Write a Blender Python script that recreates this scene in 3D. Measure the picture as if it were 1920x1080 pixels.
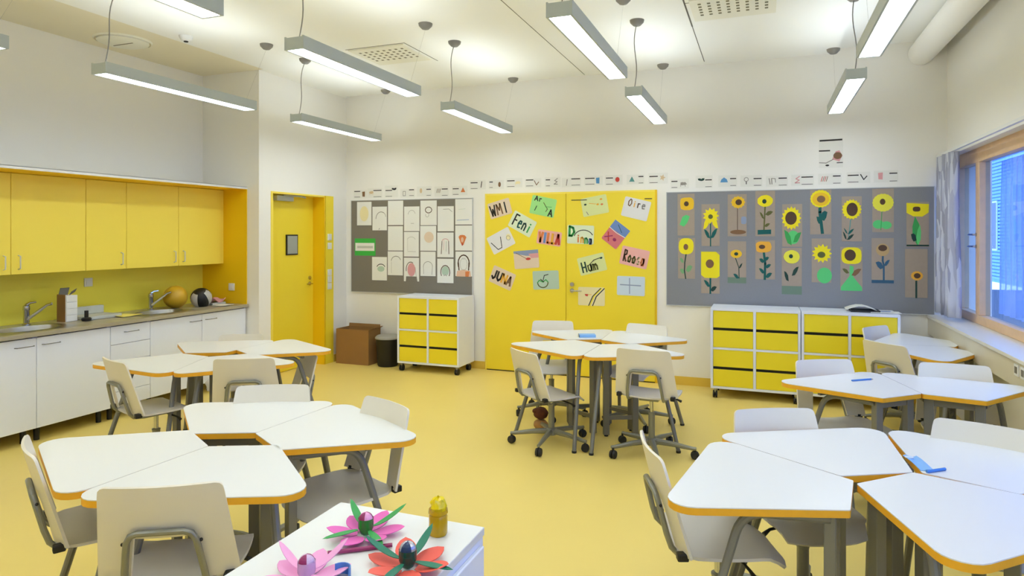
import bpy, math, random
from mathutils import Vector
random.seed(7)
PI = math.pi
for o in list(bpy.data.objects): bpy.data.objects.remove(o)
SC = bpy.context.scene
COL = SC.collection

# ------------------------------------------------------------------ camera, world, exposure
cd = bpy.data.cameras.new('camera'); cam = bpy.data.objects.new('camera', cd); COL.objects.link(cam)
cd.sensor_width = 36; cd.lens = 1228/1920*36; cd.shift_y = -100/1920; cd.clip_start = 0.05
cam.location = (0, 0, 1.6); cam.rotation_euler = (PI/2, 0, math.atan2(472, 1228)); SC.camera = cam
SC.view_settings.view_transform = 'Standard'; SC.view_settings.look = 'None'
SC.view_settings.gamma = 1; SC.view_settings.use_curve_mapping = False
SC.view_settings.exposure = 1.02
SC.cycles.use_denoising = True
SC.cycles.max_bounces = 10; SC.cycles.diffuse_bounces = 6; SC.cycles.transparent_max_bounces = 16
SC.cycles.sample_clamp_indirect = 6; SC.cycles.caustics_reflective = False; SC.cycles.caustics_refractive = False
W = bpy.data.worlds.new('daylight'); SC.world = W; W.use_nodes = True
bg = W.node_tree.nodes['Background']; bg.inputs[0].default_value = (0.46, 0.64, 1.0, 1); bg.inputs[1].default_value = 2.2
LAMP_DOWN = 8.0; ADDED_UP = 4.6

def portal(y0, y1, z0, z1):
    l = bpy.data.lights.new('window_portal', 'AREA'); l.shape = 'RECTANGLE'; l.size = y1-y0; l.size_y = z1-z0
    l.cycles.is_portal = True
    o = bpy.data.objects.new('window_portal', l); COL.objects.link(o)
    o.location = (1.84, (y0+y1)/2, (z0+z1)/2); o.rotation_euler = (PI/2, 0, PI/2)
portal(-1.6, 7.17, 0.9, 2.26)

# ------------------------------------------------------------------ materials
def lin(c):
    return tuple(((v/255)/12.92 if v/255 <= 0.04045 else ((v/255+0.055)/1.055)**2.4) for v in c)
MATS = {}
def mat(name, rgb, rough=0.5, metal=0.0, spec=0.5, noise=0.0, nscale=20.0, bump=0.0, emit=0.0, coat=0.0):
    m = bpy.data.materials.new(name); m.use_nodes = True
    nt = m.node_tree; b = nt.nodes['Principled BSDF']
    c = (*lin(rgb), 1)
    b.inputs['Base Color'].default_value = c; b.inputs['Roughness'].default_value = rough
    b.inputs['Metallic'].default_value = metal; b.inputs['Specular IOR Level'].default_value = spec
    if coat: b.inputs['Coat Weight'].default_value = coat; b.inputs['Coat Roughness'].default_value = 0.15
    if emit:
        b.inputs['Emission Color'].default_value = c; b.inputs['Emission Strength'].default_value = emit
    if noise or bump:
        tc = nt.nodes.new('ShaderNodeTexCoord'); n = nt.nodes.new('ShaderNodeTexNoise')
        n.inputs['Scale'].default_value = nscale; n.inputs['Detail'].default_value = 4
        nt.links.new(tc.outputs['Object'], n.inputs['Vector'])
        if noise:
            r = nt.nodes.new('ShaderNodeMapRange'); r.inputs['To Min'].default_value = 1-noise; r.inputs['To Max'].default_value = 1+noise
            nt.links.new(n.outputs['Fac'], r.inputs['Value'])
            h = nt.nodes.new('ShaderNodeHueSaturation'); h.inputs['Color'].default_value = c
            nt.links.new(r.outputs['Result'], h.inputs['Value']); nt.links.new(h.outputs['Color'], b.inputs['Base Color'])
        if bump:
            bp = nt.nodes.new('ShaderNodeBump'); bp.inputs['Strength'].default_value = bump; bp.inputs['Distance'].default_value = 0.003
            nt.links.new(n.outputs['Fac'], bp.inputs['Height']); nt.links.new(bp.outputs['Normal'], b.inputs['Normal'])
    MATS[name] = m; return m
mat('wall_paint', (240, 237, 230), 0.8, bump=0.05, nscale=120)
mat('ceiling_white', (244, 244, 240), 0.85)
mat('ceiling_edge', (232, 224, 200), 0.85)
mat('ceiling_seam', (110, 106, 98), 0.9)
mat('floor_yellow', (238, 212, 120), 0.42, noise=0.04, nscale=1.2, spec=0.35)
mat('base_yellow', (226, 190, 78), 0.45)
mat('yellow', (250, 226, 88), 0.38, noise=0.015, nscale=3)
mat('yellow_door', (246, 220, 54), 0.4, noise=0.015, nscale=3)
mat('yellow_tray', (244, 222, 44), 0.3, noise=0.02, nscale=5)
mat('yellow_splash', (244, 232, 84), 0.3)
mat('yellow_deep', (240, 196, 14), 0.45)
mat('seam_dark', (96, 72, 20), 0.8)
mat('black', (22, 20, 18), 0.5)
mat('black_gap', (26, 22, 12), 0.9)
mat('rubber', (34, 33, 31), 0.65)
mat('table_white', (229, 229, 226), 0.3, spec=0.45)
mat('edge_orange', (240, 176, 38), 0.5, noise=0.08, nscale=30)
mat('steel_grey', (128, 127, 122), 0.4, metal=0.35)
mat('chair_steel', (140, 140, 130), 0.35, metal=0.5)
mat('chrome', (200, 200, 200), 0.15, metal=1.0)
mat('stainless', (168, 166, 158), 0.28, metal=0.9)
mat('chair_white', (228, 221, 204), 0.4)
mat('seat_white', (212, 207, 200), 0.4)
mat('cab_white', (232, 236, 246), 0.45)
mat('cab_frame', (205, 207, 205), 0.45)
mat('counter', (172, 163, 140), 0.3, metal=0.1, noise=0.06, nscale=8)
mat('board_grey', (128, 122, 110), 0.9, noise=0.04, nscale=60)
mat('board_blue_grey', (138, 139, 144), 0.9, noise=0.04, nscale=60)
mat('paper', (236, 235, 228), 0.8)
mat('paper_card', (232, 230, 222), 0.8)
mat('kraft', (168, 152, 136), 0.8, noise=0.05, nscale=30)
mat('ink', (45, 42, 40), 0.8)
mat('ink_light', (150, 145, 138), 0.8)
mat('lamp_grey', (186, 194, 194), 0.45)
mat('lamp_emit', (234, 245, 253), 0.5, emit=LAMP_DOWN)
mat('added_uplight', (234, 245, 253), 0.5, emit=ADDED_UP)
mat('cup_grey', (130, 126, 120), 0.5)
mat('vent_cream', (236, 234, 220), 0.6)
mat('vent_dark', (120, 116, 92), 0.8)
mat('wood', (232, 196, 156), 0.5, noise=0.1, nscale=14)
mat('ledge', (226, 220, 208), 0.35, noise=0.02)
mat('ledge_panel', (216, 208, 186), 0.5, noise=0.05, nscale=5)
mat('cardboard', (152, 112, 62), 0.85, noise=0.06, nscale=12)
mat('cardboard_in', (110, 78, 44), 0.9)
mat('bin_lid', (168, 166, 160), 0.5)
mat('plastic_white', (228, 228, 226), 0.4)
mat('door_glass', (168, 172, 164), 0.15)  # opaque pale grey: the pane's reflection is painted into its colour
mat('ball_yellow', (214, 170, 40), 0.4)
mat('ball_silver', (190, 188, 182), 0.35)
mat('paper_grey', (196, 198, 188), 0.7)
mat('paper_yellow', (240, 228, 120), 0.7)
mat('facade', (120, 165, 235), 0.8)
mat('facade_frame', (200, 215, 235), 0.6)
mat('asphalt', (90, 95, 105), 0.9)
mat('green_sign', (60, 180, 70), 0.6)
mat('pink', (236, 108, 190), 0.6); mat('pink_pale', (244, 170, 215), 0.6); mat('coral', (244, 100, 84), 0.6)
mat('leaf_green', (52, 160, 76), 0.5); mat('leaf_teal', (20, 120, 92), 0.5); mat('magenta', (150, 36, 96), 0.45)
mat('navy', (24, 52, 92), 0.3); mat('blue_soft', (128, 178, 230), 0.6); mat('blue_pen', (70, 130, 205), 0.4)
mat('lilac', (216, 184, 216), 0.4); mat('cup_silver', (190, 190, 200), 0.25, metal=0.6)
mat('blanket', (140, 80, 70), 0.8)
mat('plush_brown', (96, 52, 26), 0.95, noise=0.25, nscale=60); mat('plush_tan', (188, 140, 82), 0.95, noise=0.2, nscale=60)
for n, c in dict(Y1=(244, 226, 24), Y2=(238, 192, 38), Y3=(236, 228, 70), YO=(238, 176, 60), BR=(84, 60, 42), BRL=(130, 96, 66), TEAL=(12, 92, 88), GREEN=(92, 206, 120),
                 GR2=(120, 170, 118), DG=(28, 62, 54), OLIVE=(96, 98, 50), DBLUE=(52, 92, 122), GBAND=(112, 134, 116), HALO=(190, 160, 112), BLUEP=(142, 156, 184), TAN=(216, 190, 150),
                 RED=(196, 66, 54), ROSE=(222, 160, 160), ORANGE=(222, 130, 74), PGREEN=(164, 226, 140), PLIME=(222, 228, 160), PWHITE=(230, 228, 226), PMINT=(222, 232, 200),
                 PPINK=(238, 178, 168), PBEIGE=(228, 206, 180), PSAGE=(182, 204, 184), PBLUE=(206, 220, 232), LBLUE=(110, 140, 195), PROSE=(216, 120, 124), CREAM=(238, 226, 176),
                 BLUE=(90, 150, 200), TEAL2=(90, 150, 145), SKIN=(230, 190, 160)).items():
    mat(n, c, 0.75)

def glass(name, tint, refl=0.08):
    m = bpy.data.materials.new(name); m.use_nodes = True; nt = m.node_tree; nt.nodes.clear()
    out = nt.nodes.new('ShaderNodeOutputMaterial'); t = nt.nodes.new('ShaderNodeBsdfTransparent'); g = nt.nodes.new('ShaderNodeBsdfGlossy')
    t.inputs[0].default_value = (*tint, 1); g.inputs['Roughness'].default_value = 0.02
    mx = nt.nodes.new('ShaderNodeMixShader'); fr = nt.nodes.new('ShaderNodeFresnel'); fr.inputs[0].default_value = 1.45
    ge = nt.nodes.new('ShaderNodeNewGeometry'); sb = nt.nodes.new('ShaderNodeMath'); sb.operation = 'SUBTRACT'; sb.inputs[0].default_value = 1
    mu = nt.nodes.new('ShaderNodeMath'); mu.operation = 'MULTIPLY'; mu.use_clamp = True
    nt.links.new(ge.outputs['Backfacing'], sb.inputs[1]); nt.links.new(sb.outputs[0], mu.inputs[1]); nt.links.new(fr.outputs[0], mu.inputs[0])
    nt.links.new(mu.outputs[0], mx.inputs[0]); nt.links.new(t.outputs[0], mx.inputs[1]); nt.links.new(g.outputs[0], mx.inputs[2])
    nt.links.new(mx.outputs[0], out.inputs[0]); MATS[name] = m
glass('window_glass', (0.80, 0.89, 0.98))
def translucent(name, rgb, alpha=0.35, rough=0.1):
    m = mat(name, rgb, rough); b = m.node_tree.nodes['Principled BSDF']; b.inputs['Alpha'].default_value = 1-alpha
    return m
translucent('cup_green', (24, 140, 40), 0.15); translucent('cup_teal', (20, 84, 66), 0.15); translucent('cup_lilac', (220, 186, 222), 0.3)
translucent('amber', (214, 170, 10), 0.25, 0.08); mat('cellophane', (240, 214, 12), 0.15, bump=0.8, nscale=25)
mat('jar_inside', (120, 84, 10), 0.5, noise=0.3, nscale=60)

def curtain_mat():
    m = bpy.data.materials.new('curtain_fabric'); m.use_nodes = True; nt = m.node_tree; b = nt.nodes['Principled BSDF']
    tc = nt.nodes.new('ShaderNodeTexCoord'); mp = nt.nodes.new('ShaderNodeMapping'); mp.inputs['Scale'].default_value = (40, 24, 4.5)
    n = nt.nodes.new('ShaderNodeTexVoronoi'); n.inputs['Scale'].default_value = 1.0
    r = nt.nodes.new('ShaderNodeValToRGB'); r.color_ramp.interpolation = 'CONSTANT'
    r.color_ramp.elements[0].position = 0; r.color_ramp.elements[0].color = (*lin((232, 234, 242)), 1)
    r.color_ramp.elements[1].position = 0.45; r.color_ramp.elements[1].color = (*lin((212, 214, 228)), 1)
    e = r.color_ramp.elements.new(0.68); e.color = (*lin((186, 188, 204)), 1)
    nt.links.new(tc.outputs['Object'], mp.inputs[0]); nt.links.new(mp.outputs[0], n.inputs['Vector'])
    sp = nt.nodes.new('ShaderNodeSeparateColor'); nt.links.new(n.outputs['Color'], sp.inputs[0])
    nt.links.new(sp.outputs[0], r.inputs[0]); nt.links.new(r.outputs[0], b.inputs['Base Color']); b.inputs['Roughness'].default_value = 0.9
    tr = nt.nodes.new('ShaderNodeBsdfTranslucent'); mx = nt.nodes.new('ShaderNodeMixShader'); mx.inputs[0].default_value = 0.35
    nt.links.new(r.outputs[0], tr.inputs[0]); out = nt.nodes['Material Output']
    nt.links.new(b.outputs[0], mx.inputs[1]); nt.links.new(tr.outputs[0], mx.inputs[2]); nt.links.new(mx.outputs[0], out.inputs[0])
    MATS['curtain'] = m
curtain_mat()
def sheer_mat():
    m = bpy.data.materials.new('sheer'); m.use_nodes = True; nt = m.node_tree; nt.nodes.clear()
    out = nt.nodes.new('ShaderNodeOutputMaterial'); t = nt.nodes.new('ShaderNodeBsdfTransparent'); d = nt.nodes.new('ShaderNodeBsdfTranslucent')
    d.inputs[0].default_value = (0.8, 0.85, 1, 1); mx = nt.nodes.new('ShaderNodeMixShader'); mx.inputs[0].default_value = 0.5
    nt.links.new(t.outputs[0], mx.inputs[1]); nt.links.new(d.outputs[0], mx.inputs[2]); nt.links.new(mx.outputs[0], out.inputs[0]); MATS['sheer'] = m
sheer_mat()

# ------------------------------------------------------------------ mesh building
class MB:
    def __init__(s): s.v = []; s.f = []; s.m = []; s.mats = []
    def mi(s, m):
        if m not in s.mats: s.mats.append(m)
        return s.mats.index(m)
    def add(s, vs, fs, m):
        b = len(s.v); k = s.mi(m); s.v += [tuple(v) for v in vs]
        for f in fs: s.f.append(tuple(b+i for i in f)); s.m.append(k)
    def box(s, x0, x1, y0, y1, z0, z1, m):
        s.add([(x0,y0,z0),(x1,y0,z0),(x1,y1,z0),(x0,y1,z0),(x0,y0,z1),(x1,y0,z1),(x1,y1,z1),(x0,y1,z1)],
              [(0,3,2,1),(4,5,6,7),(0,1,5,4),(1,2,6,5),(2,3,7,6),(3,0,4,7)], m); return s
    def prism(s, pts, z0, z1, m, side=None, cap=True):
        n = len(pts); vs = [(x,y,z0) for x,y in pts]+[(x,y,z1) for x,y in pts]
        if cap: s.add(vs, [tuple(range(n-1,-1,-1)), tuple(range(n,2*n))], m)
        s.add(vs, [(i,(i+1)%n,n+(i+1)%n,n+i) for i in range(n)], side or m); return s
    def ring(s, po, pi, z0, z1, m):
        n = len(po); vs = [(x,y,z0) for x,y in po]+[(x,y,z1) for x,y in po]+[(x,y,z0) for x,y in pi]+[(x,y,z1) for x,y in pi]; fs = []
        for i in range(n):
            j = (i+1)%n; fs += [(i,j,n+j,n+i),(2*n+j,2*n+i,3*n+i,3*n+j),(n+i,n+j,3*n+j,3*n+i),(j,i,2*n+i,2*n+j)]
        s.add(vs, fs, m); return s
    def tube(s, pts, r, m, n=8, cap=True, flat=None):
        pts = [Vector(p) for p in pts]; vs = []; L = len(pts)
        rs = r if isinstance(r, (list, tuple)) else [r]*L
        up = None
        for i, p in enumerate(pts):
            d = (pts[min(i+1, L-1)]-pts[max(i-1, 0)]).normalized()
            if up is None:
                a = Vector((0,0,1)) if abs(d.z) < 0.9 else Vector((1,0,0))
                up = (a-d*a.dot(d)).normalized()
            else: up = (up-d*up.dot(d)).normalized()
            w = d.cross(up)
            for k in range(n):
                t = 2*PI*(k+0.5)/n; vs.append(p+(w*math.cos(t)*(flat or 1)+up*math.sin(t))*rs[i])
        fs = [(i*n+k, i*n+(k+1)%n, (i+1)*n+(k+1)%n, (i+1)*n+k) for i in range(L-1) for k in range(n)]
        if cap: fs += [tuple(range(n-1,-1,-1)), tuple(range((L-1)*n, L*n))]
        s.add(vs, fs, m); return s
    def lathe(s, prof, m, n=24, c=(0,0,0), axis='z', cap=False):
        vs = []
        for r, z in prof:
            for k in range(n):
                t = 2*PI*k/n; a, b = r*math.cos(t), r*math.sin(t)
                vs.append((c[0]+a, c[1]+b, c[2]+z) if axis == 'z' else (c[0]+a, c[1]+z, c[2]+b) if axis == 'y' else (c[0]+z, c[1]+a, c[2]+b))
        L = len(prof); fs = [(i*n+k, i*n+(k+1)%n, (i+1)*n+(k+1)%n, (i+1)*n+k) for i in range(L-1) for k in range(n)]
        if cap: fs += [tuple(range(n-1,-1,-1)), tuple(range((L-1)*n, L*n))]
        s.add(vs, fs, m); return s
    def shell(s, f, nu, nv, th, m, skip=None, back=None):
        """thick sheet over f(i,j)->Vector with normals by difference; skip(i,j) removes cells"""
        P = [[Vector(f(i, j)) for j in range(nv+1)] for i in range(nu+1)]
        N = [[None]*(nv+1) for _ in range(nu+1)]
        for i in range(nu+1):
            for j in range(nv+1):
                a = P[min(i+1, nu)][j]-P[max(i-1, 0)][j]; b = P[i][min(j+1, nv)]-P[i][max(j-1, 0)]
                N[i][j] = a.cross(b).normalized()
        idx = lambda i, j, k: (i*(nv+1)+j)*2+k
        vs = []
        for i in range(nu+1):
            for j in range(nv+1): vs += [P[i][j]+N[i][j]*th/2, P[i][j]-N[i][j]*th/2]
        ok = lambda i, j: 0 <= i < nu and 0 <= j < nv and not (skip and skip(i, j))
        fs = []; fb = []
        for i in range(nu):
            for j in range(nv):
                if not ok(i, j): continue
                fs.append((idx(i,j,0), idx(i+1,j,0), idx(i+1,j+1,0), idx(i,j+1,0)))
                fb.append((idx(i,j,1), idx(i,j+1,1), idx(i+1,j+1,1), idx(i+1,j,1)))
                for (di, dj, a, b) in ((-1,0,(i,j+1),(i,j)), (1,0,(i+1,j),(i+1,j+1)), (0,-1,(i,j),(i+1,j)), (0,1,(i+1,j+1),(i,j+1))):
                    if not ok(i+di, j+dj): fs.append((idx(*a,0), idx(*a,1), idx(*b,1), idx(*b,0)))
        used = sorted({q for f_ in fs+fb for q in f_}); mp = {q: k for k, q in enumerate(used)}
        s.add([vs[q] for q in used], [tuple(mp[q] for q in f_) for f_ in fs+fb], m); return s
    def build(s, name, parent=None, loc=(0,0,0), rot=(0,0,0), bevel=0, sub=0, sharp=35):
        me = bpy.data.meshes.new(name); me.from_pydata(s.v, [], s.f); me.update()
        for m in s.mats: me.materials.append(MATS[m])
        me.polygons.foreach_set('material_index', s.m)
        me.polygons.foreach_set('use_smooth', [True]*len(s.f))
        me.set_sharp_from_angle(angle=math.radians(sharp))
        o = bpy.data.objects.new(name, me); COL.objects.link(o); o.parent = parent; o.location = loc; o.rotation_euler = rot
        if bevel:
            md = o.modifiers.new('bevel', 'BEVEL'); md.width = bevel; md.segments = 2; md.limit_method = 'ANGLE'
        return o
def tag(o, label, cat, group=None):
    o['label'] = label; o['category'] = cat
    if group: o['group'] = group
    return o
def thing(name, label, cat, loc=(0,0,0), rz=0, group=None):
    o = bpy.data.objects.new(name, None); COL.objects.link(o); o.location = loc; o.rotation_euler = (0,0,rz); o.empty_display_size = 0.1
    return tag(o, label, cat, group)
def struct(o): o['kind'] = 'structure'; return o
def B(name, x0, x1, y0, y1, z0, z1, m, parent=None, bevel=0):
    return MB().box(x0, x1, y0, y1, z0, z1, m).build(name, parent, bevel=bevel)
def dup(o, parent=None):
    c = o.copy(); COL.objects.link(c)
    c.parent = parent
    for ch in o.children: dup(ch, c)
    return c

# ------------------------------------------------------------------ room shell
XW, XR, XD, YB, YF, YP, ZC = -5.85, 1.6, -5.06, 7.17, -2.6, 5.59, 3.37
struct(B('floor', XW-.15, 1.9, YF-.15, YB+.15, -0.1, 0, 'floor_yellow'))
struct(B('wall_back', XW-.15, 1.95, YB, YB+.15, 0, 3.6, 'wall_paint'))
struct(B('wall_front', XW-.15, 1.95, YF-.15, YF, 0, 3.6, 'wall_paint'))
struct(B('wall_left', XW-.15, XW, YF, YP, 0, 3.6, 'wall_paint'))
w = MB()   # the projecting corner block that carries the door
w.box(XW-.15, XD, YP, 5.77, 0, 3.6, 'wall_paint').box(XW-.15, XD, 6.89, YB, 0, 3.6, 'wall_paint').box(XW-.15, XD, 5.77, 6.89, 2.08, 3.6, 'wall_paint')
w.box(XW-.15, -5.32, 5.77, 6.89, 0, 2.08, 'wall_paint')
struct(w.build('wall_left_return'))
w = MB().box(XR, 1.95, YF, YB, 2.33, 3.6, 'wall_paint').box(XR, 1.95, YF, YB, 0, 0.82, 'wall_paint').box(XR, 1.95, YF, -1.6, 0.82, 2.33, 'wall_paint')
struct(w.build('wall_right'))
struct(B('ceiling', -5.0, 0.66, YF, 7.08, ZC, 3.6, 'ceiling_white'))
struct(B('ceiling_kitchen', XW, -5.0, YF, YP, ZC, 3.6, 'ceiling_edge'))
w = MB().box(-5.06, .66, 7.08, YB, 3.39, 3.6, 'ceiling_white').box(0.66, 1.6, YF, YB, 3.43, 3.6, 'ceiling_white').box(-5.06, -5.0, YP, 7.17, ZC, 3.6, 'ceiling_white')
struct(w.build('ceiling_border'))
w = MB()
for x in (-1.85,): w.box(x-.003, x+.003, YF, 7.05, ZC-.0015, ZC, 'ceiling_seam')
w.box(-.567-.006, -.567+.006, 5.0, 5.75, ZC-.002, ZC, 'ceiling_seam').box(-.567-.003, -.567+.003, 5.75, 6.95, ZC-.002, ZC, 'ceiling_seam')
w.box(-.567, .12, 5.15, 5.156, ZC-.002, ZC, 'ceiling_seam')
w.box(-3.74, -3.1, 5.28, 5.287, ZC-.002, ZC, 'ceiling_seam').box(-3.1, -3.093, 5.28, 5.95, ZC-.002, ZC, 'ceiling_seam')
struct(w.build('trim_ceiling'))
struct(MB().box(-3.07+1.99, XR, YB-.012, YB, 0, .09, 'base_yellow').box(XD, -3.1, YB-.012, YB, 0, .09, 'base_yellow').build('baseboard_back'))
struct(MB().box(XD, XD+.012, 6.9, YB, 0, .09, 'base_yellow').box(XD, XD+.012, YP, 5.76, 0, .09, 'base_yellow').build('baseboard_left'))

# air duct along the ceiling on the window side
d = MB().lathe([(0.112, YF+.002), (0.112, YB-.002)], 'wall_paint', n=32, c=(1.39, 0, 3.314), axis='y').build('air_duct')
tag(d, 'round cream air duct running under the ceiling above the window side', 'duct')

# ------------------------------------------------------------------ windows on the right
def window_unit(name, y0, y1, handle=False):
    fr = MB(); X0, X1 = 1.68, 1.76; a, b, z0, z1 = y0, y1, 0.85, 2.29
    fr.box(X0, X1, a, b, z1-.08, z1, 'wood').box(X0, X1, a, b, z0, z0+.075, 'wood')
    fr.box(X0, X1, a, a+.05, z0+.075, z1-.08, 'wood').box(X0, X1, b-.05, b, z0+.075, z1-.08, 'wood')
    o = struct(fr.build(name, bevel=.004))
    MB().box(1.725, 1.73, a+.05, b-.05, z0+.075, z1-.08, 'window_glass').build('pane', o)
    if handle:
        h = MB()
        for z in (1.6, 1.5):
            h.tube([(1.68, a+.025, z), (1.655, a+.025, z), (1.645, a+.045, z), (1.64, a+.10, z)], .008, 'chrome')
            h.lathe([(.016, 0), (.016, .008)], 'chrome', n=12, c=(1.672, a+.025, z), axis='x', cap=True)
        h.build('window_handle', o)
window_unit('window_1', 6.56, 7.165, True)
window_unit('window_2', 4.0, 6.56)
window_unit('window_3', 1.2, 4.0)
window_unit('window_4', -1.6, 1.2)
struct(MB().box(1.76, 1.95, -1.6, YB, .82, .85, 'ledge').box(1.76, 1.95, -1.6, YB, 2.29, 2.33, 'wall_paint').box(1.68, 1.76, -1.6, YB, 2.29, 2.33, 'wood').build('trim_1'))
# deep window ledge with the service panel below it
struct(MB().box(1.43, 1.70, YF, YB, .825, .85, 'ledge').build('window_sill', bevel=.003))
sp_ = thing('service_panel', 'long beige service panel with sockets below the deep window ledge', 'panel', (1.455, 4.5, .74))
MB().box(-.012, .012, -7.1, 2.67, -.075, .085, 'ledge_panel').build('panel_board', sp_)
for i, y in enumerate((4.83, 4.72, 4.2)):
    s_ = MB().box(-.020, -.012, y-4.5-.035, y-4.5+.035, .0, .07, 'plastic_white').box(-.022, -.020, y-4.5-.02, y-4.5+.02, .015, .055, 'board_grey').build('socket', sp_)
struct(MB().box(1.49, 1.6, 7.12, YB, 0, .82, 'wall_paint').build('trim_2'))
# curtain rail and curtain
r_ = thing('curtain_rail', 'white curtain rail running above the window', 'curtain rail', (1.52, 4.5, 2.33))
MB().box(-.012, .012, -6.5, 2.66, -.012, .012, 'plastic_white').build('rail', r_)
for y in (2.55, 0, -2.5): MB().box(0, .08, y-.015, y+.015, .0, .02, 'plastic_white').build('bracket', r_)
def curtain(name, y0, y1, folds, label, mname='curtain', x=1.525, amp=.045, z0=.885, z1=2.315):
    n = folds*10; m = MB()
    def f(i, j):
        t = i/n; z = z0+(z1-z0)*j/10; k = 1-.25*(j/10)
        spread = 1+.10*(1-j/10)
        yy = (y0+y1)/2+(t-.5)*(y1-y0)*spread
        return (x+amp*k*math.sin(t*folds*2*PI+.35*math.sin(j*.7))+.008*math.sin(t*53), yy, z)
    m.shell(f, n, 10, .003, mname); o = m.build(name, sharp=180)
    return tag(o, label, 'curtain')
curtain('curtain', 6.60, 7.09, 6, 'pale blue grey patterned curtain gathered in the corner beside the window')
# ------------------------------------------------------------------ outside
struct(B('ground_outside', 1.95, 30, -25, 30, -.6, -.5, 'asphalt'))
fac = thing('opposite_building', 'blue slatted building facade seen outside through the window', 'building', (9.5, 11, -.5))
m = MB().box(.06, .5, -16, 40, 0, 13, 'facade'); m.build('wall', fac)
m = MB()
for k in range(84): m.box(0, .06, -16, 40, .15+k*.15, .25+k*.15, 'facade')
m.build('slats', fac)
for yy in (-5.5, -1.2, 3.2, 8, 13, 18, 23.2, 28):
    wf = MB().box(-.03, .02, yy, yy+1.4, 1.4, 1.48, 'facade_frame').box(-.03, .02, yy, yy+1.4, 3.5, 3.58, 'facade_frame').box(-.03, .02, yy, yy+.07, 1.48, 3.5, 'facade_frame').box(-.03, .02, yy+1.33, yy+1.4, 1.48, 3.5, 'facade_frame').build('window_frame', fac)
    MB().box(-.01, 0, yy+.07, yy+1.33, 1.48, 3.5, 'navy').build('pane', wf)
curtain('sheer_curtain', 5.35, 6.45, 9, 'thin white sheer hanging behind the big window pane', 'sheer', x=1.82, amp=.02, z0=.95, z1=2.2)

# ------------------------------------------------------------------ doors
d1 = struct(MB().box(-5.26, -5.22, 5.80, 6.70, 0.005, 2.06, 'yellow_door').build('door_1', bevel=.002))
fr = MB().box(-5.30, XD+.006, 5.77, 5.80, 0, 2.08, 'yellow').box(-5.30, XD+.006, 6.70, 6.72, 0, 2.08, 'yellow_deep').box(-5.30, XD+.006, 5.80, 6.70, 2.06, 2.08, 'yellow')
fr.build('door_frame', d1)
MB().box(-5.219, -5.205, 6.20, 6.40, 1.36, 1.60, 'black').box(-5.206, -5.202, 6.215, 6.385, 1.375, 1.585, 'door_glass').build('door_window', d1)
h = MB()
for z, l in ((1.0, .11), (1.07, 0)):
    h.lathe([(.024, 0), (.024, .01)], 'chrome', n=14, c=(-5.22, 6.63, z), axis='x', cap=True)
    if l: h.tube([(-5.21, 6.63, z), (-5.17, 6.63, z), (-5.165, 6.62, z), (-5.165, 6.63-l, z)], .009, 'chrome')
h.build('door_handle', d1)
cl = MB().box(-5.21, -5.15, 5.98, 6.26, 1.99, 2.05, 'lamp_grey').tube([(-5.17, 6.1, 2.055), (-5.09, 6.3, 2.05), (-5.16, 6.48, 2.045)], .012, 'lamp_grey')
cl.build('door_closer', d1, bevel=.004)
pn = struct(MB().box(-5.32, XD+.008, 6.73, 6.885, 0, 2.08, 'yellow_door').build('trim_3'))
def switch_plate(name, loc, n, axis, label, cat='switch'):
    t = thing(name, label, cat, loc)
    for k in range(n):
        z = -k*.085
        if axis == 'x': p = MB().box(0, .010, -.04, .04, z-.04, z+.04, 'plastic_white').build('plate', t, bevel=.003); MB().box(.010, .014, -.025, .025, z-.025, z+.025, 'plastic_white').build('rocker', p)
        else: p = MB().box(-.04, .04, -.010, 0, z-.04, z+.04, 'plastic_white').build('plate', t, bevel=.003); MB().box(-.025, .025, -.014, -.010, z-.025, z+.025, 'plastic_white').build('rocker', p)
    return t
switch_plate('thermostat', (XD+.008, 6.80, 1.57), 1, 'x', 'small white room control high on the yellow strip beside the door', 'thermostat')
switch_plate('alarm_button', (XD+.008, 6.80, 1.46), 1, 'x', 'lower of the two single white plates high on the yellow door strip', 'switch')
switch_plate('light_switch', (XD+.008, 6.80, 1.13), 3, 'x', 'column of three white light switches on the yellow strip beside the door')
switch_plate('wall_socket', (XW+.012, 4.25, 1.16), 1, 'x', 'white socket on the yellow green backsplash above the counter', 'socket')
switch_plate('wall_socket', (-5.42, YP-.012, 1.03), 1, 'y', 'white socket on the dark yellow end panel by the striped ball', 'socket')

for k, (xa, xb, nm) in enumerate(((-3.07, -2.093, 'door_2'), (-2.087, -1.095, 'door_3'))):
    dd = struct(MB().box(xa, xb, YB-.03, YB, .012, 2.065, 'yellow_door').build(nm, bevel=.002))
    if k == 1:
        hh = MB()
        for z in (1.04, .97): hh.lathe([(.024, 0), (.024, -.012)], 'chrome', n=14, c=(xa+.07, YB-.03, z), axis='y', cap=True)
        hh.tube([(xa+.07, YB-.035, .97), (xa+.07, YB-.075, .97), (xa+.08, YB-.08, .97), (xa+.19, YB-.08, .97)], .009, 'chrome'); hh.build('door_handle', dd)
        MB().box(xa+.06, xa+.24, YB-.034, YB-.03, 1.985, 1.993, 'black').box(xb-.11, xb-.03, YB-.034, YB-.03, 1.985, 1.993, 'black').build('hook_rail', dd)
struct(MB().box(-3.09, -3.07, YB-.022, YB, 0, 2.085, 'yellow').box(-1.095, -1.075, YB-.022, YB, 0, 2.085, 'yellow_deep').box(-3.07, -1.095, YB-.022, YB, 2.065, 2.085, 'yellow').box(-3.07, -1.095, YB-.02, YB, 0, .012, 'black_gap').build('trim_4'))

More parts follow.
